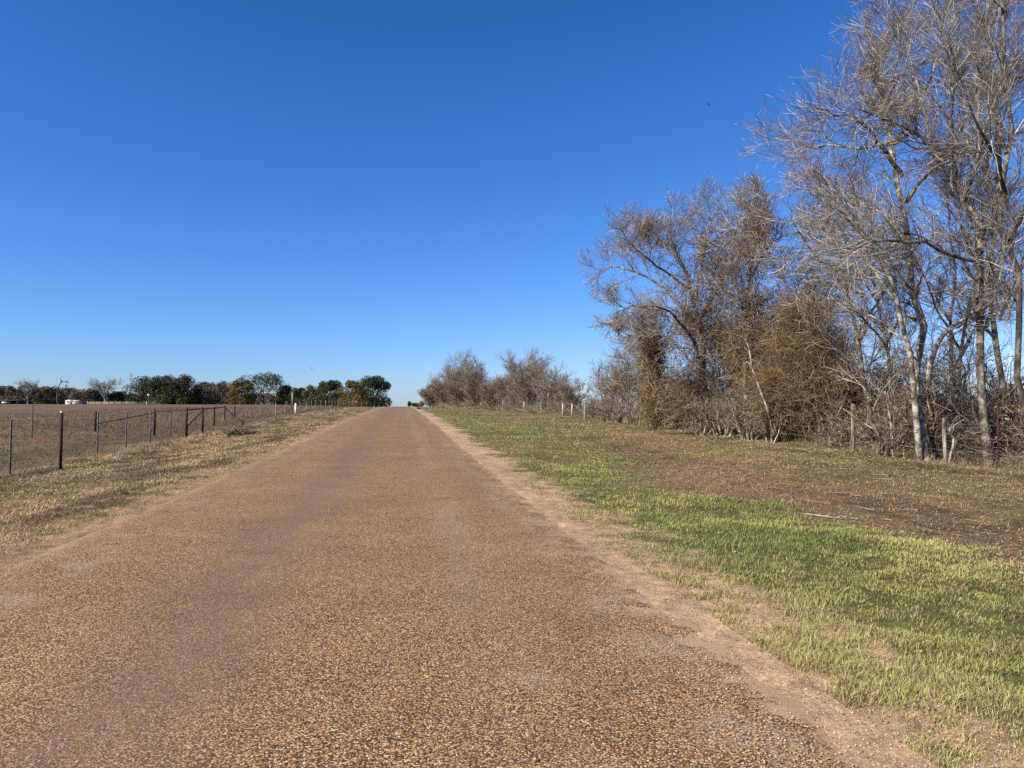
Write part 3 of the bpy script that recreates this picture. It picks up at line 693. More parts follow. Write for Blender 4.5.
shrub('thicket_bush', 'tall bare sapling clump behind the mound against the sky', G3(800, 36), 4.2, 8.5, 12, group='bushes along the right fence line', dens=1.5, minr=.011, leaf=1200)
shrub('thicket_bush', 'tall sapling clump behind the narrow vine-wrapped tree', G3(735, 40), 4.5, 7.0, 14, group='bushes along the right fence line', dens=1.5, minr=.011, leaf=1500)
shrub('thicket_bush', 'dark sapling clump behind the grey far-back tree', G3(893, 31), 5, 3.6, 14, group='bushes along the right fence line', dens=1.4, minr=.010, leaf=1200)
shrub('thicket_bush', 'sapling clump behind the twin-trunked tree low against the sky', G3(940, 30), 6, 2.4, 15, group='bushes along the right fence line', dens=1.4, minr=.010, leaf=1500)
shrub('thicket_bush', 'sapling clump behind the tree at the right edge', G3(1010, 26), 6, 2.5, 14, group='bushes along the right fence line', dens=1.4, minr=.010, leaf=1500)

# ground-hugging bramble and dead cane at the foot of the hedgerow: nobody could count it
n = 26000; yy = 14 + 176*rng.random(n)**1.35; xx = np.interp(yy, [0, 65, 115, 180], [14.9, 14.4, 10.8, 7.8]) + .4 + 2.8*rng.random(n)
st = np.stack([xx, yy, H(xx, yy)], -1); D = norm(rng.normal(size=(n, 3))*np.array([.9, .9, .7]) + np.array([0, 0, .8]))
P = grow_lines(st, D, .3 + 1.3*rng.random(n)**1.5 + .004*yy, 6, .3, -.08)
rr = (.0035 + .0035*rng.random(n)) + yy*.00014
A = Acc(); tubes(P, rr[:, None]*np.linspace(1, .5, 6)[None], 3, A); V, q = A.get()
tag(mesh_obj('bramble', V, q, M['brush']), kind='stuff')
# dark hedge across the field behind
def leaf_mass(blobs, n, s, hollow=.35, thr=.27):
    pts = []
    for ctr, rad, wgt in blobs:
        k = int(n*wgt); v = norm(rng.normal(size=(k, 3)))*(hollow + (1 - hollow)*rng.random(k)**.5)[:, None]; pts.append(np.array(ctr) + v*np.array(rad))
    pts = np.concatenate(pts)
    pts = pts[vn(pts[:, 0] + pts[:, 2]*1.3, pts[:, 1] + pts[:, 2]*.7, s*4.2, 5) > thr]
    return leaves_q(pts, s)
A = Acc()
for k in range(60):
    a = k/59; x0 = 24 + 62*a; y0 = 66 - 34*a + rng.normal()*.8; z0 = float(H(x0, y0)); hh = 1.0 + .7*rng.random()
    V, q = leaf_mass([((x0, y0, z0 + hh*.5), (1.5, 1.2, hh), 1)], 420, .11, .2); A.add(V, q)
V, q = A.get(); tag(mesh_obj('field_hedge', V, q, M['leaf_olive']), 'low olive and brown hedge crossing the field behind the right-hand trees', 'hedge')

# ------------------------------------------------------------------ mid-distance hedgerow (420-585 px)
def thick_tree(name, label, px, d, w, h, stems, n1=12, twig='twig_far', leaf=900, group=None, lm='leaf_brown', minr=None, cat='tree', pale=False):
    loc = G3(px, d); e = empty(name, loc, label, cat, group)
    minr = minr or d*.00014
    limbs = []
    for k in range(stems):
        a = rng.random()*6.28; rr = rng.random()**.6*w*.42; z = h*(.38 + .54*rng.random())*(1 - .25*(rr/(w*.5))**2)
        b0 = loc + np.array((math.cos(a)*rr*.35, math.sin(a)*rr*.35, -.1)); top = loc + np.array((math.cos(a)*rr, math.sin(a)*rr, z))
        limbs.append(([b0, b0*.65 + top*.35 + np.array((0, 0, .1*h)), top], .05 + .012*h*rng.random(), .02))
    P, r = limb_set(limbs, K=9, jitter=.15); r = np.maximum(r, minr*1.5)
    A = Acc(); tubes(P, r, 5, A, .1); V, q = A.get(); mesh_obj('trunks', V, q, M['bark_pale' if pale else 'bark_mid'], e, smooth=True)
    P1, r1 = children(P, r, n1, .03, 1, .65, (.18*h, .42*h), .5, 5, .14, .05)
    P2, r2 = children(P1, r1, 8, .05, 1, .6, (.1*h, .26*h), .6, 4, .11, .07)
    P3_, r3 = children(P2, r2, 4, .1, 1, .6, (.06*h, .15*h), .7, 3, .1, .06)
    A = Acc(); tubes(P1, np.maximum(r1, minr), 3, A); tubes(P2, np.maximum(r2*.8, minr*.8), 3, A); tubes(P3_, np.maximum(r3*.5, minr*.6), 3, A)
    V, q = A.get(); mesh_obj('crown', V, q, M[twig], e)
    if leaf:
        i = rng.integers(0, len(P2), leaf); pts = P2[i, rng.integers(0, 4, leaf)] + rng.normal(size=(leaf, 3))*.03*h
        V, q = leaves_q(pts, .05 + d*.0003); mesh_obj('dead_leaves', V, q, M[lm], e)
    return e
for px, d, w, h, n, lf, lm, lab in (
    (434, 185, 8.0, 6.8, 13, 1500, 'scrub', 'leftmost low tree of the hedgerow nearest the road crest'),
    (447, 160, 7.6, 8.8, 14, 1500, 'scrub', 'rounded grey tree second from the crest in the hedgerow'),
    (462, 138, 7.6, 10.2, 15, 1500, 'scrub', 'tall grey-brown tree at the top of the left hump of the hedgerow'),
    (478, 118, 6.0, 8.4, 13, 900, 'leaf_olive', 'tree with a dark ivy-green streak right of the left hump'),
    (496, 104, 5.0, 5.2, 10, 250, 'scrub', 'thin pale see-through tree in the dip of the hedgerow'),
    (515, 95, 5.0, 7.2, 13, 900, 'scrub', 'brown tree on the left of the right-hand hump of the hedgerow'),
    (532, 88, 4.8, 7.6, 13, 1000, 'leaf_brown', 'tallest tree of the right-hand hump with a spiky top'),
    (552, 80, 4.8, 5.6, 13, 500, 'scrub', 'bare tree with a pale forked trunk in the hedgerow'),
    (570, 74, 4.4, 3.4, 13, 400, 'scrub', 'low rounded tree at the right end of the far hedgerow before the gap')):
    thick_tree('hedgerow_tree', lab, px, d, w, h, n, leaf=lf, lm=lm, group='trees of the far hedgerow', pale=(px in (496, 552)))

# ------------------------------------------------------------------ crops of far trees
def crown_tree(name, label, px, d, w, h, mat, n=5200, s=None, base=.12, blobs=9, trunk=True, open_=0., group='far trees round the pasture', cat='tree', off=(0, 0)):
    loc = G3(px, d) + np.array((off[0], off[1], 0)); e = empty(name, loc, label, cat, group); s = s or max(.16, d*.00085)
    bl = []
    for k in range(blobs + 5):      # billows packed over a dome
        a = 6.28*k/(blobs + 5)*2.4 + rng.random()*.8; el = (rng.random()**.8)*1.35; q_ = .80 + .12*rng.random()
        rx = w*.5*q_*math.cos(el*.95); sz = w*(.11 + .07*rng.random()); sv = min(sz*.9, h*.26)
        zz = h*base + (h*(1 - base) - sv*.75)*(.10 + .90*math.sin(el))
        rx = max(0, min(rx, w*.5 - sz*.8))
        bl.append((loc + np.array((math.cos(a)*rx, math.sin(a)*rx, max(zz, h*base + sv*.7))), (sz, sz, sv), .055))
    if base < .1:
        for k in range(9):
            a = 6.28*k/9 + rng.random()*.4; bl.append((loc + np.array((math.cos(a)*w*.33, math.sin(a)*w*.33, h*.15)), (w*.14, w*.14, h*.2), .05))
    bl.append((loc + np.array((0, 0, h*(.5 + base*.5) - .04*h)), (w*.36, w*.36, h*(.40 - base*.33)), .30))
    V, q = leaf_mass(bl, n, s, .25 + open_*.5, .27 if open_ else .17); mesh_obj('crown', V, q, M[mat], e)
    limbs = [([loc - np.array((0, 0, .3)), loc + np.array((.1, 0, h*.25)), loc + np.array((.2, .1, h*.6))], .35*w/10, .08)]
    for k in range(6):
        a = rng.random()*6.28; limbs.append(([loc + np.array((0, 0, h*.18)), loc + np.array((math.cos(a)*w*.16, math.sin(a)*w*.16, h*.42)), loc + np.array((math.cos(a)*w*.36, math.sin(a)*w*.36, h*.68))], .17*w/10, .04))
    P, r = limb_set(limbs, K=7, jitter=.1); A = Acc(); tubes(P, r, 6, A, .1); V, q = A.get(); mesh_obj('trunk', V, q, M['bark_mid'], e, smooth=True)
    return e
def px2(w, d): return w*d/F
T = lambda px, d, wpx, hpx, *a, **k: (px, d, px2(wpx, d), px2(hpx, d))
for nm, px, d, wpx, toppy, mat, n, kw, lab in (
    ('live_oak_tree', 372, 205, 36, 377, 'oak_leaf', 6500, {}, 'dark green shaded right half of the big oak standing beside the road crest'),  # one oak as two crowns; darker leaves paint its shaded side
    ('live_oak_tree', 354, 196, 30, 381, 'oak_gold', 4200, {}, 'golden left half of the big crest oak with sunlight put into its leaf colour'),  # sunlit side of the same oak, the sun painted as golden leaves
    ('live_oak_tree', 331, 228, 30, 381, 'oak_leaf', 4800, {}, 'dark green round tree left of the big crest oak'),
    ('live_oak_tree', 316, 240, 24, 384, 'oak_grey', 3600, {}, 'mid green tree behind the white marker post'),
    ('live_oak_tree', 299, 250, 22, 388, 'oak_leaf', 3600, {}, 'small dark tree just behind the tall brown pole'),
    ('live_oak_tree', 286, 262, 20, 386, 'oak_leaf', 3600, {}, 'dark tree between the tall brown pole and the spreading oak'),
    ('spreading_oak_tree', 263, 258, 42, 374, 'oak_grey', 3800, dict(base=.38, open_=.6), 'spreading grey-green oak with sky showing under its canopy'),
    ('oak_tree', 242, 250, 24, 379, 'oak_gold', 4200, dict(base=.02), 'yellow-green tree left of the spreading oak'),
    ('live_oak_tree', 178, 262, 38, 375, 'oak_leaf', 7000, dict(base=.04), 'broad dark oak, right half of the big dark clump in the pasture'),
    ('live_oak_tree', 152, 266, 44, 377, 'oak_leaf', 7500, dict(base=.04), 'broad dark oak, left half of the big dark clump behind the lamp'),
    ('scrub_tree', 222, 270, 30, 381, 'scrub', 3600, dict(base=.03), 'brown-grey leafless thicket tree left of the yellow-green tree'),
    ('scrub_tree', 204, 275, 26, 383, 'scrub', 3400, dict(base=.03), 'pinkish grey bare tree right of the big dark oak clump'),
    ('live_oak_tree', 118, 285, 24, 392, 'oak_leaf', 2800, dict(base=.03), 'low dark bush-like oak behind the bare pecan and tower'),
    ('scrub_tree', 88, 288, 28, 389, 'scrub', 3600, dict(base=.02), 'low grey-brown tree behind the white shed'),
    ('scrub_tree', 68, 292, 22, 388, 'scrub', 3000, dict(base=.02), 'grey tree left above the white shed'),
    ('live_oak_tree', 50, 290, 26, 387, 'oak_grey', 3600, dict(base=.02), 'dull green tree below the dead crooked branch'),
    ('live_oak_tree', 33, 294, 26, 386, 'oak_leaf', 3600, dict(base=.02), 'dark tree third from the left edge'),
    ('scrub_tree', 17, 290, 26, 386, 'scrub', 3600, dict(base=.02), 'grey-brown tree above the long dark shed'),
    ('scrub_tree', -3, 296, 28, 386, 'scrub', 3600, dict(base=.02), 'grey-brown tree cut by the left edge of the photo'),
    ('live_oak_tree', -28, 300, 34, 386, 'oak_leaf', 3200, dict(base=.02), 'dark tree beyond the left edge of the photo')):
    z = float(G3(px, d)[2]); h = EYE - (toppy - 412)/F*d - z
    kw = dict(kw); kw.setdefault('base', .0)
    crown_tree(nm, lab, px, d, px2(wpx, d)*1.22, h*1.04, mat, int(n*1.45), **kw)
n = 0
for px, dd, wpx, top, mat, lab in ((398 - 60, 262, 26, 393, 'scrub', 'low grey scrub behind the dark trees left of the big crest oak'), (300, 285, 46, 393, 'scrub', 'low grey scrub behind the tall brown pole'),
    (262, 290, 50, 393, 'scrub', 'low grey thicket seen under the spreading oak'), (222, 300, 40, 388, 'oak_grey', 'dull green thicket behind the brown-grey leafless trees'),
    (190, 300, 40, 389, 'oak_leaf', 'dark thicket behind the right half of the big dark clump'), (128, 305, 46, 394, 'oak_leaf', 'low dark thicket behind the mast'),
    (92, 310, 40, 392, 'scrub', 'low brown thicket behind the bare pale spreading tree'), (55, 315, 50, 390, 'oak_grey', 'dull thicket behind the dead crooked branch'), (10, 315, 60, 390, 'scrub', 'grey thicket behind the long dark shed')):
    z = float(G3(px, dd)[2]); h = EYE - (top - 412)/F*dd - z
    crown_tree('far_thicket', lab, px, dd, px2(wpx, dd)*1.1, h, mat, 3800, base=.0, blobs=14, cat='thicket')
# beyond the crest, right of the road
def tall(px, d, toppy): return EYE - (toppy - 412)/F*d - float(G3(px, d)[2])
crown_tree('cedar_tree', 'small dark pointed tree just beyond the crest at the right of the road', 409.5, 262, 1.5, tall(409.5, 262, 401), 'oak_leaf', 1500, .2, base=.3, blobs=4)
crown_tree('live_oak_tree', 'low dark round tree just beyond the crest right of the road', 415, 258, 3.0, tall(415, 258, 403), 'oak_leaf', 2600, .2, base=.3, blobs=5)
shrub('crest_bush', 'small grey bush beyond the crest beside the low dark tree', G3(421, 215), 2.2, 1.6, 10, 'twig_far', minr=.05)
shrub('roadside_clump', 'low dark clump of bare twigs at the right road edge below the crest', np.array((2.5, 112, float(H(2.5, 112)))), .9, .35, 12, 'twig_far', bark='bark_dark', minr=.02)  # small dark-barked clump of stems and twigs
# bare pecan, dead crooked branch tree and the pale skeleton crown
d = 280
for px, wpx, top, n1, lab in ((105, 34, 378, 9, 'bare pale spreading tree behind the long pale fence'), (28, 22, 381, 6, 'thin bare crown rising above the dark trees at far left')):
    loc = G3(px, d); h = tall(px, d, top); w = px2(wpx, d); limbs = []
    for k in range(n1):
        a = rng.random()*6.28; rr = w*.5*(.3 + .5*rng.random()); limbs.append(([loc + np.array((0, 0, h*.2)), loc + np.array((math.cos(a)*rr*.5, math.sin(a)*rr*.5, h*.55)), loc + np.array((math.cos(a)*rr, math.sin(a)*rr, h*(.75 + .15*rng.random())))], .16, .06))
    limbs.append(([loc - np.array((0, 0, .3)), loc + np.array((0, 0, h*.15)), loc + np.array((.2, 0, h*.45))], .35, .2))
    bare_tree('pecan_tree', lab, 'tree', loc, limbs, bark='bark_pale', twig='twig', b1=6, b2=4, b3=3, b4=0, L1=(2, 4.5), L2=(1, 2.4), L3=(.5, 1.3), minr=.038)
loc = G3(58, d - 6)
bare_tree('dead_snag', 'dead crooked branch poking above the trees left of the white shed', 'tree', loc, [
    ([loc - np.array((0, 0, .3)), P3(57, 398, d-6), P3(58, 388, d-6), P3(61, 382, d-6), P3(60, 378.5, d-6)], .30, .10),
    ([P3(60, 383, d-6), P3(64, 381.5, d-6), P3(69, 383, d-6)], .14, .08)], bark='bark_dark', twig='twig_far', b1=3, b2=2, b3=1, b4=0, L1=(.5, 1.3), L2=(.3, .6), minr=.06)

# ------------------------------------------------------------------ small structures round the pasture
def frame_at(px, d):     # local axes: across the view and away from it, level
    o = G3(px, d); ax = np.array((math.cos(YAW), -math.sin(YAW), 0)); ay = np.array((math.sin(YAW), math.cos(YAW), 0)); return o, ax, ay
def place(V, o, ax, ay):
    V = np.asarray(V, float); return o + V[:, :1]*ax + V[:, 1:2]*ay + V[:, 2:3]*np.array((0, 0, 1.))
def part(name, boxes, mat, e, fr):
    A = Acc()
    for bb in boxes: box(A, *bb)
    V, q = A.get(); return mesh_obj(name, place(V, *fr), q, M[mat], e)
def gable(name, x0, x1, y0, y1, z0, rise, th, mat, e, fr):
    ym = (y0 + y1)/2; A = Acc()
    prof = [(y0, z0), (ym, z0 + rise), (y1, z0), (y1, z0 + th), (ym, z0 + rise + th), (y0, z0 + th)]
    V = [(x, y, z) for x in (x0, x1) for y, z in prof]; n = 6
    A.add(V, [(0, 1, 4, 5), (1, 2, 3, 4), (6, 11, 10, 7), (7, 10, 9, 8), (0, 6, 7, 1), (1, 7, 8, 2), (3, 9, 10, 4), (4, 10, 11, 5), (0, 5, 11, 6), (2, 8, 9, 3)])
    V, q = A.get(); return mesh_obj(name, place(V, *fr), q, M[mat], e)
fr = frame_at(71, 262); e = empty('metal_shed', fr[0], 'small white and tan metal shed at the far side of the pasture', 'shed')
w = part('wall', [(-1.9, 0, 0, 3.2, -.6, 1.12), (.02, 2.4, .25, 3.1, -.6, 1.02)], 'pale_wall', e, fr)
gable('roof', -2.05, .1, -.15, 3.35, 1.13, .38, .05, 'pale_wall', e, fr); gable('roof', .12, 2.6, .05, 3.3, 1.03, .4, .05, 'tan_roof', e, fr)
part('door', [(.4, 2.0, .19, .245, -.1, .9)], 'tan_roof', e, fr)
part('window', [(-1.4, -.8, -.05, -.004, .55, .9)], 'dark_metal', e, fr)
fr = frame_at(7, 270); e = empty('open_shed', fr[0], 'long low dark open-sided shed below the trees at far left', 'shed')
part('roof', [(-9, 4.5, -1, 4, 1.35, 1.5)], 'tan_roof', e, fr); part('back_wall', [(-8.8, 4.3, 3.8, 3.95, -.3, 1.348)], 'dark_metal', e, fr)
for k in range(6): part('post', [(-8.7 + 2.55*k, -8.55 + 2.55*k, -.8, -.65, -.3, 1.348)], 'dark_metal', e, fr)
part('side_wall', [(4.32, 4.45, -.9, 3.95, -.3, 1.347)], 'dark_metal', e, fr)
fr = frame_at(4, 262); e = empty('white_trailer', fr[0], 'tiny white trailer parked in front of the long dark shed', 'trailer')
part('body', [(-.8, .9, 0, 1.3, .35, .8)], 'white', e, fr); part('hitch', [(1.21, 1.8, .6, .7, .36, .44)], 'dark_metal', e, fr)
for y in (.02, 1.1):
    A = Acc(); P = np.array([[[0, y, .28], [0, y + .15, .28]]]); P = np.array([place(P[0], *fr)]); tubes(P, np.array([[.28, .28]]), 12, A); V, q = A.get(); mesh_obj('wheel', V, q, M['dark_metal'], e)
# long pale board fence in the pasture
fr = frame_at(88, 258); e = empty('board_fence', fr[0], 'long low pale board fence crossing the pasture before the dark oaks', 'fence')
L = 27
for k in range(13): part('post', [(k*L/12 - .07, k*L/12 + .07, -.12, -.03, -.4, .85 + .2*rng.random())], 'pale_wall' if k % 3 == 0 else 'cedar', e, fr)
for z in (.2, .48, .74): part('rail', [(0, L, 0, .06, z - .08, z + .08)], 'cedar', e, fr)
# radio mast behind the trees
fr = frame_at(130.5, 420); e = empty('radio_mast', fr[0], 'thin grey twin-legged mast rising above the trees', 'mast')
H0 = EYE + (412 - 373)/F*420 - fr[0][2]
for xx_ in (-.45, .45): part('leg', [(xx_ - .13, xx_ + .13, -.1, .1, -.5, H0)], 'tpost', e, fr)
for z in np.arange(2, H0 - .5, 2.2): part('brace', [(-.31, .31, -.06, .06, z, z + .14)], 'tpost', e, fr)
part('crossarm', [(-1.5, 1.5, .12, .22, H0 - 3.5, H0 - 3.3)], 'tpost', e, fr)
# yard lamp in front of the oaks
fr = frame_at(148.5, 246); e = empty('yard_lamp', fr[0], 'pole with a round white yard lamp in front of the dark oaks', 'lamp')
part('pole', [(-.06, .06, -.06, .06, -.3, 2.75)], 'tpost', e, fr)
A = Acc(); k = 9; zz = np.linspace(-1, 1, k); P = np.zeros((1, k, 3)); P[0, :, 2] = zz*.36; P = fr[0] + P + np.array((0, 0, 3.1)); tubes(P, np.sqrt(np.maximum(1 - zz**2, 0.0))[None]*.36, 10, A); V, q = A.get(); mesh_obj('lamp_globe', V, q, M['white'], e, smooth=True)
# utility pole left
fr = frame_at(66, 300); e = empty('utility_pole', fr[0], 'dark utility pole with crossarm above the trees right of the crooked branch', 'pole')
hp = tall(66, 300, 384.5)
part('pole', [(-.14, .14, -.14, .14, -.4, hp)], 'bark_dark', e, fr); part('crossarm', [(-1.1, 1.1, -.24, -.15, hp - .7, hp - .5)], 'bark_dark', e, fr)

# ------------------------------------------------------------------ posts and fences
def rod(P, r, mat, e, name, sides=8, cap=True):
    P = np.asarray(P, float)
    if cap: P = np.vstack([P[0], P, P[-1]]); rr = np.array([0] + [r]*(len(P) - 2) + [0])
    else: rr = np.full(len(P), r)
    if cap:     # nudge the closing rings so that the tube direction stays defined
        P[0] = P[1] - norm(P[2] - P[1])*.002; P[-1] = P[-2] + norm(P[-2] - P[-3])*.002
    A = Acc(); tubes(P[None], rr[None], sides, A); V, q = A.get(); return mesh_obj(name, V, q, M[mat], e)
UP = np.array((0, 0, 1.))
e = empty('pipe_fence', G3(62, 19.5), 'rusty pipe and wire fence along the left verge with grey steel stakes', 'fence')
tops = {}
for px, dd, topy, rr in ((62, 19.5, 413, .04), (96, 36, 411.5, .055), (155, 36, 409.5, .055), (187, 33.7, 407.5, .055), (203, 40, 407, .055), (214.5, 47, 406.5, .05), (225, 55, 405.5, .05), (235, 60, 405.5, .05)):
    g = G3(px, dd); t = g.copy(); t[2] = EYE - (topy - 412)/F*dd; tops[px] = (g, t, dd)
    rod([g - UP*.1, (g + t)/2, t], rr, 'rust', e, 'pipe_post', 10)
def at_h(px, f): g, t, dd = tops[px]; return g*(1 - f) + t*f
for a_, fa, b_, fb in ((155, .93, 187, .93), (187, .93, 203, .93), (203, .92, 214.5, .92), (214.5, .92, 225, .9)):
    rod([at_h(a_, fa), at_h(b_, fb)], .032, 'rust', e, 'rail', 8, False)
for a_, fa, b_, fb in ((96, .4, 155, .88), (187, .38, 203, .86), (225, .86, 235, .15)):
    rod([at_h(a_, fa), at_h(b_, fb)], .032, 'rust', e, 'brace', 8, False)
g, t, _ = tops[62]; rod([t + UP*.005, t + UP*.045], .034, 'white', e, 'post_cap', 10)
# T section stakes: two crossed flanges
def tpost(e, g, t, w=.036):
    A = Acc(); z1 = t[2] - g[2]
    box(A, -w/2, w/2, -.003, .003, -.2, z1); box(A, -.003, .003, -.035, -.0035, -.2, z1)
    V, q = A.get(); V = V + np.array((g[0], g[1], g[2])); return mesh_obj('steel_stake', V, q, M['tpost'], e)
line = []
for px, dd, topy in ((12, 17.5, 420), (98.5, 26, 412), (127, 28.5, 412), (151, 30.5, 411), (171, 35, 410)):
    g = G3(px, dd); t = g.copy(); t[2] = EYE - (topy - 412)/F*dd; tpost(e, g, t, .034 + dd*.0006); line.append(g)
# wires along the front run
run = [G3(-60, 14)] + [G3(12, 17.5), tops[62][0]] + line[1:4] + [tops[187][0]]
for hh in (.3, .55, .8, 1.05, 1.25):
    rod([p + UP*(hh + .02*rng.random()) for p in run], .0028, 'wire', e, 'wire', 4, False)
e = empty('wire_fence', G3(33, 42), 'faint single grey stake and wire fence out in the left pasture', 'fence')
pp = []
for px, dd in ((-60, 36), (33, 31)):
    g = G3(px, dd); t = g + UP*1.35; tpost(e, g, t, .045); pp.append(g)
for hh in (.5, .9, 1.2): rod([p + UP*hh for p in pp], .003, 'wire', e, 'wire', 4, False)
# thin-post fence climbing to the crest on the left
e = empty('wire_fence', G3(262, 68), 'long thin-posted wire fence climbing toward the crest on the left', 'fence')
pp = []; xs_ = -10.6
for k in range(30):
    y_ = 66 + k*4.6; x_ = xs_ + .012*(y_ - 66) + rng.normal()*.05; g = np.array((x_, y_, float(H(x_, y_)))); pp.append(g)
    hh = 1.25 + .15*rng.random(); rod([g - UP*.1, g + UP*hh], .03 + .01*(k % 4 == 0), 'cedar' if k % 4 == 0 else 'tpost', e, 'post', 6)
for hh in (.4, .8, 1.15): rod([p + UP*hh for p in pp], .005, 'wire', e, 'wire', 4, False)
e = empty('utility_pole', G3(292.5, 88), 'short brown wooden pole standing right behind the white marker post', 'pole')
g = G3(292.5, 88); t = g.copy(); t[2] = EYE - (392 - 412)/F*88
rod([g - UP*.2, t], .085, 'cedar', e, 'pole', 10); rod([t - UP*1.3 + np.array((-.06, -.1, 0)), t - UP*2.2 + np.array((-.06, -.1, 0))], .04, 'dark_metal', e, 'conduit', 6)
g = G3(295.8, 80); e = empty('marker_post', g, 'white plastic marker post beside the brown pole on the left verge', 'marker post')
t = g.copy(); t[2] = EYE - (403.5 - 412)/F*80; rod([g - UP*.2, t], .10, 'white', e, 'post', 12); rod([t + UP*.004, t + UP*.05], .075, 'white', e, 'cap', 12)

# right fence: weathered posts, stakes, wires
e = empty('wire_fence', G3(852, 24.5), 'old wire fence with weathered wooden posts running along the right hedgerow', 'fence')
pts = []
for px, dd, topy, r0, mat, lean in ((852, 24.5, 404, .055, 'cedar', .02), (944.5, 20.2, 418, .05, 'cedar', -.03), (997, 18.2, 400, .022, 'rust', 0), (585, 61, 402, .09, 'cedar', .01), (640, 46, 398, .06, 'cedar', .04), (572, 66, 404, .07, 'cedar', 0), (563, 70, 403, .08, 'cedar', 0), (503, 100, 400, .10, 'cedar', 0), (490, 108, 401, .09, 'cedar', 0), (481, 117, 402, .10, 'cedar', 0), (541, 79, 402, .07, 'cedar', 0), (524, 88, 402, .07, 'cedar', 0)):
    g = G3(px, dd - (2.5 if dd > 40 else 0)); t = g.copy(); t[2] = EYE - (topy - 412)/F*dd; t[0] += lean
    rod([g - UP*.2, g*.5 + t*.5 + np.array((lean*.5, 0, 0)), t], r0, mat, e, 'post', 9); pts.append((dd, g))
pts = [G3(1060, 16.5)] + [g for dd, g in sorted(pts, key=lambda a: a[0])]
for hh in (.35, .7, 1.05): rod([p + UP*hh for p in pts], .003, 'wire', e, 'wire', 4, False)
for px, dd, pth, r0, lab in (
    (892, 22.2, ((891, 430), (888, 408), (885, 391)), .030, 'thin white-barked leaning sapling trunk right of the wooden post'),
    (903, 22.0, ((902, 440), (900, 420), (900, 405)), .020, 'thinner short pale sapling stem between the white sapling and twin trunks'),
    (946, 19.8, ((953, 440), (948, 432), (957, 416)), .028, 'short crooked pale stem right of the twin-trunked tree')):
    g = G3(px, dd); ee = empty('sapling', g, lab, 'sapling'); pl = [g - UP*.1] + L_(dd, *pth)
    P = spline(pl, 9); A = Acc(); tubes(P[None], np.linspace(r0*1.25, r0*.7, 9)[None], 7, A, .12); V, q = A.get(); mesh_obj('trunk', V, q, M['bark_pale'], ee, smooth=True)
    P1, r1 = children(P[None], np.linspace(r0*1.1, r0*.5, 9)[None], 7, .35, 1, .9, (.3, .8), .35, 5, .2, .04); P2, r2 = children(P1, r1, 5, .1, 1, .8, (.12, .35), .7, 4, .2, .04)
    A = Acc(); tubes(P1, np.maximum(r1, .006), 4, A); tubes(P2, np.maximum(r2, .005), 3, A); V, q = A.get(); mesh_obj('twigs', V, q, M['twig'], ee)
# pale leaning broken limb against the mound
g = G3(775, 30.2); ee = empty('fallen_limb', g, 'bleached white broken limb propped upright against the brown vine mound', 'branch')
P = spline(L_(28.6, (767, 408), (761, 392), (755, 375), (752, 366), (750, 350), (747, 342)), 12); P[0] = P[0]
P = np.vstack([g, P]); A = Acc(); tubes(P[None], np.linspace(.05, .018, 13)[None], 7, A, .15)
P2 = spline(L_(28.6, (752, 366), (748, 362), (744, 364)), 6); tubes(P2[None], np.linspace(.028, .012, 6)[None], 6, A, .1)
V, q = A.get(); mesh_obj('wood', V, q, M['bark_pale'], ee, smooth=True)
# fallen stick on the bare soil
a0, a1 = np.array(G3(795, 11.6)), np.array(G3(856, 11.3)); mid = [a0*(1 - f) + a1*f for f in (.3, .6, .8)]
pl = [a0, mid[0] + (0, .13, 0), mid[1] + (0, -.10, .02), mid[2] + (0, .09, .03), a1 + (0, 0, .03)]
for p_ in pl: p_[2] = max(p_[2], float(H(p_[0], p_[1])) + .03)
ee = empty('fallen_stick', a0, 'long grey-brown stick lying on the bare brown soil', 'stick')
A = Acc(); P = spline(pl, 14); tubes(P[None], np.linspace(.016, .007, 14)[None], 7, A, .2)
P1, r1 = children(P[None], np.full((1, 14), .012), 5, .3, 1, .7, (.12, .35), .6, 4, .15, .0); tubes(P1, r1, 4, A); V, q = A.get(); mesh_obj('wood', V, q, M['cedar'], ee, smooth=True)
n = 750; xx, yy = sample(n, (5.2, 15), 5, 45, 1.3); keep = rng.random(n) < ss(5, 11, xx)*.8 + .15; xx, yy = xx[keep], yy[keep]; n = len(xx)
D = norm(rng.normal(size=(n, 3))*np.array([1, 1, .04])); P = grow_lines(np.stack([xx, yy, H(xx, yy) + .015], -1), D, .12 + .5*rng.random(n)**2, 5, .12, 0); P[..., 2] = H(P[..., 0], P[..., 1]) + .012 + .015*rng.random((n, 1))
A = Acc(); tubes(P, (.003 + .004*rng.random((n, 1)) + .0002*yy[:, None])*np.linspace(1, .4, 5), 4, A); V, q = A.get(); tag(mesh_obj('fallen_twigs', V, q, M['brush']), kind='stuff')
# brush pile by the left fence
g = G3(244, 37); ee = empty('brush_pile', g, 'heap of dark cut branches lying beside the end of the rusty fence', 'brush pile')
n = 100; st = g + rng.normal(size=(n, 3))*np.array([.32, .3, .0]) + UP*(.04 + .28*rng.random((n, 1))**2); D = norm(rng.normal(size=(n, 3))*np.array([1, 1, .25]))
P = grow_lines(st, D, .3 + .6*rng.random(n), 5, .2, -.03); P[..., 2] = np.maximum(P[..., 2], H(P[..., 0], P[..., 1]) + .02)
A = Acc(); tubes(P, np.full((n, 5), .016)*np.linspace(1, .5, 5), 4, A); V, q = A.get(); mesh_obj('branches', V, q, M['bark_dark'], ee)
V, q = leaves_q(st[rng.integers(0, n, 300)] + rng.normal(size=(300, 3))*.12, .05); mesh_obj('leaves', V, q, M['leaf_olive'], ee)

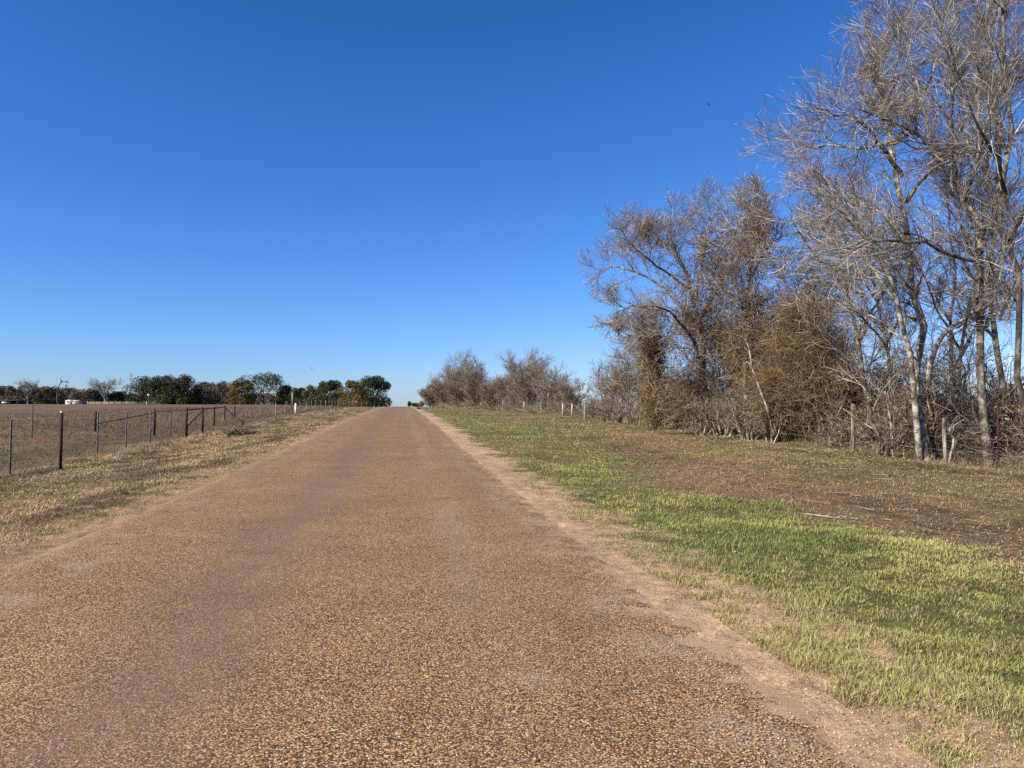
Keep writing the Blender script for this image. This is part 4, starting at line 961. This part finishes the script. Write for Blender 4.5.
# ------------------------------------------------------------------ birds
def bird(px, py, d, span, bank, lab):
    o = P3(px, py, d); ee = empty('bird', o, lab, 'bird', 'birds flying over the field')
    V = []; Fq = []
    K = 9; t = np.linspace(0, 1, K); rad = np.array([.01, .5, .8, 1, .95, .75, .45, .25, .3])*span*.085; L = span*.6
    ring = 8
    for k in range(K):
        for a in np.arange(ring)*2*np.pi/ring: V.append((rad[k]*math.cos(a), (t[k] - .45)*L, rad[k]*math.sin(a)*(.8 if k < 7 else .25)))
    for k in range(K - 1):
        for a in range(ring): Fq.append((k*ring + a, k*ring + (a+1) % ring, (k+1)*ring + (a+1) % ring, (k+1)*ring + a))
    for sgn in (-1, 1):
        b = len(V); st = [(0.04, -.12, .16, 0), (.25, -.16, .10, .05), (.42, -.10, .10, .06), (.52, .0, .03, .03)]
        for x, yf, yb, z in st:
            for yy_, zz_ in ((yf, 0), (yb, 0), (yb, .012), (yf, .014)): V.append((sgn*x*span, yy_*span, (z + zz_)*span))
        for k in range(3):
            for a in range(4): Fq.append((b + k*4 + a, b + k*4 + (a+1) % 4, b + (k+1)*4 + (a+1) % 4, b + (k+1)*4 + a))
        Fq.append((b + 12, b + 13, b + 14, b + 15))
    V = np.array(V); c_, s_ = math.cos(bank), math.sin(bank)
    V = np.stack([V[:, 0]*c_ + V[:, 2]*s_, V[:, 1], -V[:, 0]*s_ + V[:, 2]*c_], -1)
    mesh_obj('body', V + o, np.array(Fq), M['feather'], ee, smooth=True)
bird(311.5, 368.5, 55, .42, .8, 'small dark bird flying low over the far trees at left')
bird(711, 99.5, 60, .38, .85, 'tiny dark bird high in the sky left of the tall trees')
bird(510.5, 232, 110, .22, .3, 'tiny speck of a bird in mid-sky above the road')
bird(538.5, 131.5, 120, .22, .2, 'tiny faint speck of a bird in the upper sky')
EXPO = .9
def light():
    w = bpy.data.worlds.new('World'); S.world = w; w.use_nodes = True; nt = w.node_tree
    s = nt.nodes.new('ShaderNodeTexSky'); s.sky_type = 'NISHITA'; s.sun_disc = False
    EL, AZ = R(36), R(245)
    s.sun_elevation = EL; s.sun_rotation = AZ; s.air_density = 1; s.dust_density = .3; s.ozone_density = 1
    sp = nt.nodes.new('ShaderNodeSeparateColor'); cb = nt.nodes.new('ShaderNodeCombineColor'); nt.links.new(s.outputs[0], sp.inputs[0])
    for i, (g, k) in enumerate(((1.554, .884), (1.193, 1.044), (1.151, 1.786))):   # camera-like response of a deep winter sky
        p = nt.nodes.new('ShaderNodeMath'); p.operation = 'POWER'; nt.links.new(sp.outputs[i], p.inputs[0]); p.inputs[1].default_value = g
        q = nt.nodes.new('ShaderNodeMath'); q.operation = 'MULTIPLY'; nt.links.new(p.outputs[0], q.inputs[0])
        q.inputs[1].default_value = k*.1**g/.12/2**EXPO; nt.links.new(q.outputs[0], cb.inputs[i])
    bg = nt.nodes['Background']; nt.links.new(cb.outputs[0], bg.inputs[0]); bg.inputs[1].default_value = .12
    l = bpy.data.lights.new('sun', 'SUN'); l.energy = 5.0; l.angle = R(.53); l.color = (1, .885, .69)
    o = bpy.data.objects.new('sun', l); C.objects.link(o)
    from mathutils import Vector
    d = Vector((math.sin(AZ)*math.cos(EL), math.cos(AZ)*math.cos(EL), math.sin(EL)))
    o.rotation_euler = d.to_track_quat('Z', 'Y').to_euler(); o.location = (-30, -20, 40)
light()
vs = S.view_settings; vs.view_transform = 'Standard'; vs.look = 'None'; vs.exposure = EXPO; vs.gamma = 1; vs.use_curve_mapping = False
S.render.engine = 'CYCLES'; S.cycles.max_bounces = 5; S.cycles.diffuse_bounces = 3; S.cycles.use_denoising = False
